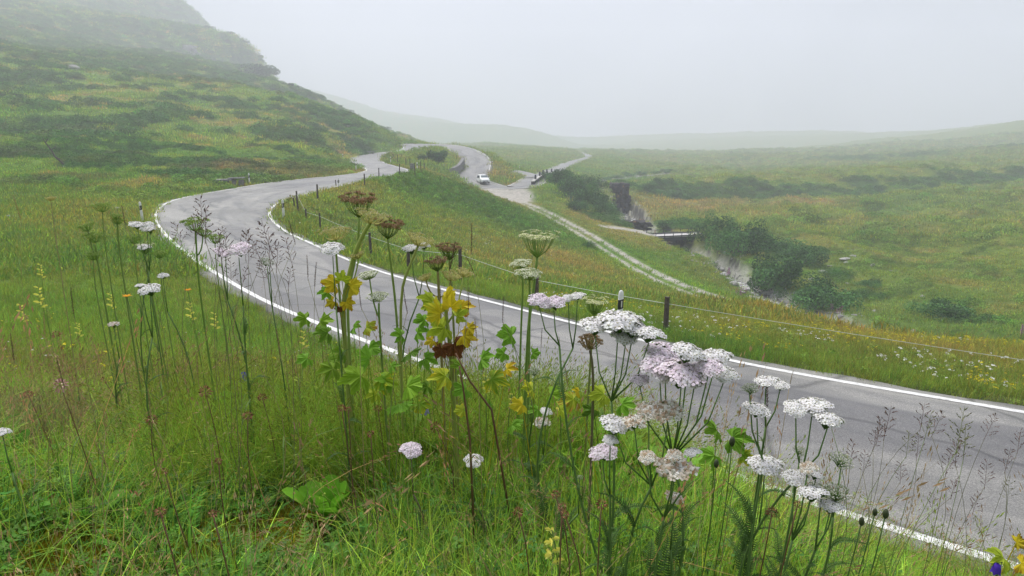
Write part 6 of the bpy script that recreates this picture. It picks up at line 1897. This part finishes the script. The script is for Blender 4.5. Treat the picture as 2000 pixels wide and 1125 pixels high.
def rattle(px, py, h, label, d=None, big=False):
    g = np.random.default_rng(int(px*5 + py))
    if d is None: d = float_d(px, py, g.uniform(.27, .36))
    top = at_d(px, py, d); b = base_of(px + g.normal(0, 10), d); root = empty('yellow_rattle', b)
    mb = MB(); mb.tube(curve_pts((0, 0, 0), top - b, (g.normal(0, .01), 0, 0), 6), .0013, 5, np.array((.12, .2, .04))); mb.build('stem', MT['stalk'], root, True)
    H = 1.35*h*d/F
    for k in range(9):
        t = k/8; a = k*2.0; z = top - b - np.array([0, 0, H*(1 - t)])
        s = H*(.30 - .12*t); out = np.array([math.cos(a), math.sin(a), .25]); sd_ = np.array([-math.sin(a), math.cos(a), 0])
        mb = MB(); y = np.array((.78, .74, .16))*g.uniform(.85, 1.2)
        # puffed calyx and hooded lip
        for sg in (-1, 1):
            mb.add([z, z + out*s*.45 + sd_*sg*s*.22 + np.array([0, 0, .30*s]), z + out*s*.95 + sd_*sg*s*.10 + np.array([0, 0, .28*s]), z + out*s*1.15 + np.array([0, 0, .05*s]), z + out*s*.5 - np.array([0, 0, .10*s])], [(0, 1, 2, 3, 4)], y)
        mb.add([z - np.array([0, 0, .05*s]), z + out*s*.5 + sd_*s*.3 - np.array([0, 0, .12*s]), z + out*s*1.05 - np.array([0, 0, .22*s]), z + out*s*.5 - sd_*s*.3 - np.array([0, 0, .12*s])], [(0, 1, 2, 3)], np.array((.40, .46, .10)))
        mb.build('blossom', MT['petal'], root)
    return tag(root, label, 'flower', 'yellow rattle flowers in the meadow')
rattle(1078, 1035, 60, 'large yellow rattle flower at the bottom centre', 1.0)
for px, py, h, l in [(75,562,30,'yellow rattle flower in the upper left meadow'),(40,596,26,'yellow rattle flower near the left edge under its taller neighbour'),(78,517,20,'small yellow rattle flower high in the left meadow'),(370,592,26,'yellow rattle beside the orange hawkbit by the bend'),(418,612,24,'yellow rattle right of the bend orange hawkbit'),
                     (592,648,24,'pale yellow rattle left of the light green leaves'),(949,735,26,'yellow rattle in the middle of the meadow'),(1000,770,22,'yellow rattle just left of the faded small yarrow'),(1092,775,26,'yellow rattle right of the faded small yarrow'),(215,575,22,'yellow rattle left of the white yarrow pair'),(152,632,20,'pale yellow rattle low in the left meadow'),(745,800,0,'')]:
    if h: rattle(px, py, h, l)

def bell(px, py, w, label, col, d=None, up=False):
    if d is None: d = float_d(px, py, .24)
    top = at_d(px, py, d); b = base_of(px + 6, d); root = empty('bellflower', b); s = w*d/F
    q = top - b
    mb = MB(); mb.tube(np.array([(0, 0, 0), q*.5 + np.array([.01, 0, 0]), q + np.array([s*.5, 0, s*.9]), q + np.array([s*.1, 0, s*.75])]), .0008, 5, np.array(GST)); mb.build('stem', MT['stalk'], root, True)
    mb = MB(); rows = []; n = 10
    for z, r_ in ((.75, .12), (.6, .34), (.25, .42), (-.1, .46), (-.3, .60)):
        for k in range(n):
            a = 2*PI*k/n; f = 1.0 if z > -.2 or k % 2 == 0 else .72
            rows.append(q + np.array([math.cos(a)*r_*s*f, math.sin(a)*r_*s*f, (z if z > -.2 or k % 2 else z - .22)*s]))
    fs = [(i*n+k, i*n+(k+1) % n, (i+1)*n+(k+1) % n, (i+1)*n+k) for i in range(4) for k in range(n)] + [tuple(range(n))]
    mb.add(rows, fs, col); mb.build('bell', MT['petal'], root, True)
    return tag(root, label, 'flower')
bell(476, 738, 17, 'deep blue bellflower in the left middle meadow', (.10, .07, .50))
bell(830, 801, 17, 'pale lilac bellflower in the middle meadow', (.36, .34, .60))
bell(1946, 1112, 20, 'violet bellflower at the lower right corner', (.10, .045, .48), .9)
def hawkbit(px, py, w, label, d=1.9, col=(.78, .36, .01)):
    top = at_d(px, py, d); b = base_of(px + 5, d); root = empty('hawkbit', b); s = w*d/F
    mb = MB(); mb.tube(curve_pts((0, 0, 0), top - b, (.006, 0, 0), 6), .001, 5, np.array(GST)); mb.build('stem', MT['stalk'], root, True)
    mb = MB(); g = np.random.default_rng(int(px)); q = top - b
    for k in range(24):
        a = k*2.4; r_ = s*.5*(.6 + .4*(k % 3)/2); out = np.array([math.cos(a), math.sin(a)*.9, .15 + .2*(k % 2)]); sd_ = np.array([-math.sin(a), math.cos(a), 0])
        mb.add([q, q + out*r_*.6 + sd_*s*.06, q + out*r_ + sd_*s*.05, q + out*r_ - sd_*s*.05, q + out*r_*.6 - sd_*s*.06], [(0, 1, 2, 3, 4)], np.array(col)*g.uniform(.8, 1.15))
    mb.build('flower_head', MT['petal'], root)
    return tag(root, label, 'flower')
hawkbit(248, 579, 20, 'orange yellow hawkbit below the white yarrow pair', 1.9)
hawkbit(367, 567, 16, 'orange hawkbit near the road edge of the left meadow', 2.1, (.72, .30, .01))
def bud(px, py, w, label, d=1.15):
    top = at_d(px, py, d); b = base_of(px + 4, d); root = empty('flower_bud', b); s = .72*w*d/F; q = top - b
    mb = MB(); mb.tube(curve_pts((0, 0, 0), q, (.006, 0, 0), 6), .0011, 5, np.array(GST)*.9); mb.build('stem', MT['stalk'], root, True)
    mb = MB(); mb.tube([q + np.array([0, 0, z*s]) for z in (-.9, -.5, 0, .5, .8)], [s*.12, s*.42, s*.5, s*.36, s*.14], 8, (.06, .075, .035)); mb.build('bud', MT['stalk'], root, True)
    return tag(root, label, 'flower')
bud(1430, 862, 18, 'dark closed bud right of the fading yarrow clusters', 1.15); bud(1399, 905, 16, 'dark closed bud with a yellowish tip left of its neighbour', 1.1)
bud(1683, 1018, 17, 'left of three dark buds over the lower road line', 1.02); bud(1709, 1000, 15, 'middle of three dark buds over the lower road line', 1.05); bud(1730, 1003, 19, 'right of three dark buds over the lower road line', 1.0)

# flowering grass stalks that stand out against the road
def panicle(seed, style):
    """A flowering grass head one unit tall."""
    g = np.random.default_rng(seed); mb = MB()
    cols = {'open': [(.16, .09, .085), (.22, .14, .10), (.12, .075, .07)], 'spike': [(.14, .085, .07), (.20, .13, .09), (.10, .06, .05)], 'straw': [(.42, .31, .16), (.34, .24, .12), (.30, .20, .11)], 'green': [(.20, .22, .10), (.28, .28, .15), (.16, .15, .09)]}[style]
    mb.tube([(0, 0, -.1), (.01, 0, .5), (.04, 0, 1)], [.008, .006, .003], 4, np.array(cols[0])*1.2, False)
    def spk(c, d_, l):
        u = np.cross(d_, g.normal(0, 1, 3)); u /= np.linalg.norm(u); v = np.cross(d_, u); w_ = l*.17; col = np.array(cols[g.integers(len(cols))])*g.uniform(.75, 1.25)
        mb.add([c, c + d_*l*.4 + u*w_, c + d_*l*.4 + v*w_*.7, c + d_*l*.4 - u*w_, c + d_*l*.4 - v*w_*.7, c + d_*l], [(0, 2, 1), (0, 3, 2), (0, 4, 3), (0, 1, 4), (5, 1, 2), (5, 2, 3), (5, 3, 4), (5, 4, 1)], col)
    if style in ('spike', 'straw'):
        for k in range(44):
            z = k/44; a = k*2.4; d_ = np.array([math.cos(a)*.35, math.sin(a)*.35, 1]); d_ /= np.linalg.norm(d_)
            spk(np.array([.04*z*z + .010*math.cos(a), .010*math.sin(a), z]), d_, .075*(1 - .4*abs(z - .4)))
    else:
        for k in range(13):
            z = .05 + .9*k/13; a = k*2.4 + g.normal(0, .4); L_ = .34*(1 - z)**.7 + .06
            d_ = np.array([math.cos(a)*.8, math.sin(a)*.8, .75]); d_ /= np.linalg.norm(d_); c = np.array([.04*z*z, 0, z])
            e = c + d_*L_ - np.array([0, 0, .15*L_])
            mb.tube([c, c + d_*L_*.5, e], [.003, .0025, .002], 3, np.array(cols[0])*1.1, False)
            for q in (.35, .55, .75, .9, 1.0):
                if g.uniform() < .85:
                    f_ = d_ + g.normal(0, .25, 3); f_ /= np.linalg.norm(f_)
                    spk(c + (e - c)*q, f_, .085*g.uniform(.8, 1.2))
    return mb.build('seed_head', MT['seed'], link_=False).data
PAN = {s: [panicle(20*i + k, s) for k in range(3)] for i, s in enumerate(('open', 'spike', 'straw', 'green'))}
ORD = ('first second third fourth fifth sixth seventh eighth ninth tenth eleventh twelfth thirteenth fourteenth fifteenth sixteenth seventeenth eighteenth nineteenth twentieth '
       'twenty-first twenty-second twenty-third twenty-fourth twenty-fifth twenty-sixth twenty-seventh twenty-eighth twenty-ninth thirtieth thirty-first thirty-second thirty-third thirty-fourth thirty-fifth').split()
def stalk(px, py, hpx, style, label, group, d=None, basepx=None, col=None, lean=None):
    g = np.random.default_rng(int(px*11 + py))
    d = d or (float_d(px, py, g.uniform(.36, .5), 1.0, 2.6) if py > 560 and px < 1000 else g.uniform(1.3, 2.2))
    top = at_d(px, py, d); b = base_of(px + g.normal(0, 26) if basepx is None else basepx, d)
    root = empty('grass_stalk', b); H = hpx*d/F
    q = top - b; foot = q - np.array([0, 0, H])*.97
    foot = foot + (np.array([0, 0, 0]) - foot)*0.0
    c = np.array(col or {'open': (.17, .16, .08), 'spike': (.22, .21, .09), 'straw': (.34, .26, .12), 'green': (.14, .20, .05)}[style])
    lx = g.normal(0, .2) if lean is None else lean
    foot = q - np.array([math.sin(lx)*H, 0, math.cos(lx)*H])
    mb = MB(); P = curve_pts((0, 0, 0), foot, (g.normal(0, .045), g.normal(0, .03), 0), 9); mb.tube(P, np.linspace(.0008, .0005, 9), 4, c); mb.build('stem', MT['stalk'], root, True)
    o = link(bpy.data.objects.new('seed_head', PAN[style][g.integers(3)]), root)
    o.location = foot; o.scale = (H, H, H); o.rotation_euler = (g.normal(0, .08), lx, g.uniform(0, 6.3))
    mb = MB()
    for k in range(2):
        t = g.uniform(.1, .5); p = P[int(t*8)]; a = g.uniform(0, 6.3); L_ = g.uniform(.06, .16); out = np.array([math.cos(a), math.sin(a), 0]); sd_ = np.array([-out[1], out[0], 0])*.0016
        r_ = [p + out*L_*s_ + np.array([0, 0, L_*(1.1*s_ - .9*s_*s_)]) for s_ in (0, .35, .7, 1)]
        mb.add([r_[0]-sd_, r_[0]+sd_, r_[1]+sd_, r_[1]-sd_, r_[2]+sd_*.8, r_[2]-sd_*.8, r_[3]], [(0, 1, 2, 3), (3, 2, 4, 5), (5, 4, 6)], np.array((.11, .19, .03)))
    mb.build('blade', MT['leafy'], root)
    return tag(root, label, 'grass', group)
L1, G1 = '%s dark open grass panicle from the left before the big bend', 'grass stalks before the big bend'
for i_, (px, py, h) in enumerate(sorted([(385,402,70),(402,384,60),(372,418,54),(470,446,60),(489,462,54),(497,452,60),(512,430,72),(522,452,66),(455,506,50),(545,462,60),(420,470,50),(340,432,46),(535,500,50),(563,520,46),(480,520,50),(440,440,56),(410,452,52),(505,505,46),(520,480,52)])):
    stalk(px, py, h, 'open', L1 % ORD[i_], G1)
L2, G2 = '%s plain dark grass spike from the left before the road', 'spiked grass stalks before the road'
for i_, (px, py, h) in enumerate(sorted([(606,500,46),(617,512,50),(560,430,46),(700,560,44),(627,545,44),(786,562,50),(945,690,46),(668,690,40),(850,560,44),(905,560,50),(1060,640,40),(1100,660,44),(985,580,50)])):
    stalk(px, py, h, 'spike', L2 % ORD[i_], G2)
stalk(919, 436, 56, 'spike', 'tall dark grass spike right of the flat reddish umbel', 'spiked grass stalks before the road', 1.8, 924, lean=-.02)
stalk(857, 470, 66, 'spike', 'dark grass spike leaning left before the flat reddish umbel', 'spiked grass stalks before the road', 1.75, 890, lean=-.3)
stalk(943, 492, 46, 'spike', 'dark grass spike leaning right of the tall spike', 'spiked grass stalks before the road', 1.75, 928, lean=.4)
stalk(1508, 735, 80, 'spike', 'dark grass spike beside the white yarrow pair over the asphalt', 'spiked grass stalks before the road', 1.15, 1506, lean=.05)
stalk(1556, 720, 40, 'straw', 'reddish grass spike left of the rightmost yarrow', 'spiked grass stalks before the road', 1.3, 1520, lean=.3)
L3, G3n = '%s fine grass panicle from the left at lower right', 'grass panicles at the lower right'
for i_, (px, py, h) in enumerate(sorted([(1735,792,72),(1718,812,60),(1700,830,54),(1805,786,60),(1815,800,70),(1790,850,54),(1770,840,60),(1850,880,60),(1885,850,66),(1948,808,56),(1960,870,60),(1930,900,60),(1870,930,50),(1670,860,54),(1690,880,50),(1840,800,60),(1980,930,56),(1910,960,50),(1760,900,50),(1650,800,48),(1985,840,50),(1825,960,44)])):
    stalk(px, py, h, 'open' if (px // 5) % 3 else 'green', L3 % ORD[i_], G3n, d=rng.uniform(1.05, 1.7))
stalk(1900, 800, 92, 'green', 'stout green grass flower stalk, tallest at the lower right', 'grass panicles at the lower right', 1.05, 1815, lean=.22)
stalk(1893, 830, 80, 'green', 'second stout green grass stalk leaning with the tallest one', 'grass panicles at the lower right', 1.06, 1880, lean=.02)
L4, G4 = '%s brown grass spike from the left in the near meadow', 'brown grass spikes in the near meadow'
for i_, (px, py, h) in enumerate(sorted([(285,760,60),(545,640,60),(610,690,56),(578,600,56),(700,630,50),(388,680,70),(75,610,50),(325,600,60),(60,470,50),(145,560,60),(1000,870,70),(858,650,60),(800,640,60),(955,790,50),(935,620,50),(185,855,70),(145,930,70),(205,1010,80),(1060,905,60),(865,850,60),(240,660,60),(460,600,56),(1120,700,60),(660,820,60),(1240,700,40),(110,700,60),(20,650,60),(415,560,60),(530,560,56),(90,420,50),(40,380,50),(130,440,46),(240,400,40),(30,450,50)])[::2]):
    stalk(px, py, h, 'straw' if (px // 3) % 2 else 'spike', L4 % ORD[i_], G4)
stalk(215, 1040, 90, 'straw', 'blurred thick brown grass spike at the bottom left', G4, .75, 250, lean=-.5)
stalk(935, 1085, 80, 'straw', 'thick brown grass spike leaning at the bottom centre', G4, .7, 970, lean=-.5)
stalk(205, 790, 60, 'straw', 'brown grass spike leaning beside the left hollow', G4, 1.0, 200, lean=.1)

p0, p1 = at_d(175, 1046, 1.42), at_d(592, 1056, 1.45)
mb = MB(); b = p0.copy(); mb.tube([p0 - b, (p0 + p1)/2 - b + np.array([0, 0, .004]), p1 - b], [.0013, .0016, .0012], 5, (.55, .47, .30))
o = mb.build('straw', MT['stalk']); o.location = b; tag(o, 'long pale straw lying across the moss at the bottom left', 'straw')
def drystem(pts, d, label, r=.003):
    P = np.array([base_of(pts[0][0], d)] + [at_d(x, y, d) for x, y in pts[1:]]); b = P[0].copy()
    mb = MB(); mb.tube(P - b, np.linspace(r, r*.5, len(P)), 6, (.16, .085, .045)); o = mb.build('dry_stem', MT['stalk'], None, True); o.location = b
    return tag(o, label, 'dry stem')
drystem([(1010,900),(960,800),(918,745),(890,690)], 1.35, 'dry brown stem leaning left below the yellow lobed leaves')
drystem([(920,960),(918,860),(905,760),(897,715)], 1.3, 'dry reddish stem upright under the brown leaves')

# small flowers scattered in the verge and by the stream
cl_dot = proto_set('blossom_dot', [leaf_clump(8, .06, .06, .035, .06, 800 + k, ((1, 1, 1), (.9, .9, .9)), .9) for k in range(3)], MT['blade'])
def dots(n, r0, r1, th0, th1, col, label, want, s0=.6, s1=1.2, up=.18):
    x, y, r = sample(n, r0, r1, lambda q: (r0/q)**.6, th0, th1)
    ok = (grid_at(gbare, x, y) < .2) & (rng.uniform(size=n) < want(x, y, r)) & (grid_at(RE, x, y) > .5)
    x, y = x[ok], y[ok]
    c = np.array(col)*np.ones((len(x), 3))*rng.uniform(.8, 1.1, (len(x), 1))
    return scatter_stuff('wildflowers', cl_dot, 3, np.stack([x, y, height(x, y) + rng.uniform(.4, 1, len(x))*up], 1), rng.uniform(s0, s1, len(x)), c, label)
dots(1500, 9, 22, .02, .76, (.82, .82, .78), 'tiny white flowers along the grassy verge beyond the road', lambda x, y, r: sstep(.5, .7, fbm(x*.5, y*.5, 201, 2))*.7, .4, .9)
dots(1900, 9, 24, .05, .76, (.60, .52, .03), 'tiny yellow flowers along the grassy verge beyond the road', lambda x, y, r: sstep(.45, .65, fbm(x*.4, y*.4, 211, 2)), .4, 1.0)
dots(1500, 2.4, 16, -.72, -.05, (.72, .64, .05), 'scattered small yellow flowers in the left meadow', lambda x, y, r: sstep(.4, .6, fbm(x*.9, y*.9, 231, 2))*.6, .12, .34, .34)
dots(700, 2.4, 14, -.72, .05, (.80, .78, .74), 'scattered small white flowers in the left meadow', lambda x, y, r: sstep(.5, .65, fbm(x*.9, y*.9, 241, 2))*.6, .10, .26, .34)
dots(1600, 24, 60, -.3, .5, (.70, .70, .55), 'pale flower specks over the middle meadow', lambda x, y, r: sstep(.5, .7, fbm(x*.2, y*.2, 221, 2))*.6, .7, 1.3)
def fireweed(px, py, n, w, label):
    p = on_ground(px, py); root = empty('fireweed', p); g = np.random.default_rng(int(px)); s = p[1]/F
    for k in range(n):
        mb = MB(); c = np.array([g.normal(0, w*.4*s), g.normal(0, w*.4*s), 0]); h = g.uniform(.8, 1.3)
        mb.tube([c, c + np.array([0, 0, h])], .012, 4, (.10, .12, .04))
        for j in range(26):
            t = j/26; a = j*2.4; q = c + np.array([math.cos(a)*.09*(1 - .6*t), math.sin(a)*.09*(1 - .6*t), h*(.45 + .6*t)])
            e = g.normal(0, 1, 3); e /= np.linalg.norm(e); f_ = np.cross(e, [0, 0, 1]); r_ = .05
            mb.add([q - e*r_, q + f_*r_*.7, q + e*r_, q - f_*r_*.7], [(0, 1, 2, 3)], np.array((.42, .12, .34))*g.uniform(.7, 1.2))
        mb.build('flower_spike', MT['petal'], root)
    return tag(root, label, 'flower', 'pink fireweed by the stream')
fireweed(1446, 583, 7, 22, 'pink fireweed patch on the near bank of the stream'); fireweed(1637, 622, 3, 10, 'bright pink flowers on the crest before the low willow')
fireweed(1625, 616, 2, 8, 'small pink flowers left of the bright crest ones'); fireweed(1985, 664, 3, 10, 'pink flowers at the far right of the crest'); fireweed(1420, 545, 4, 12, 'pink tinged herbs at the stream upstream of the patch')
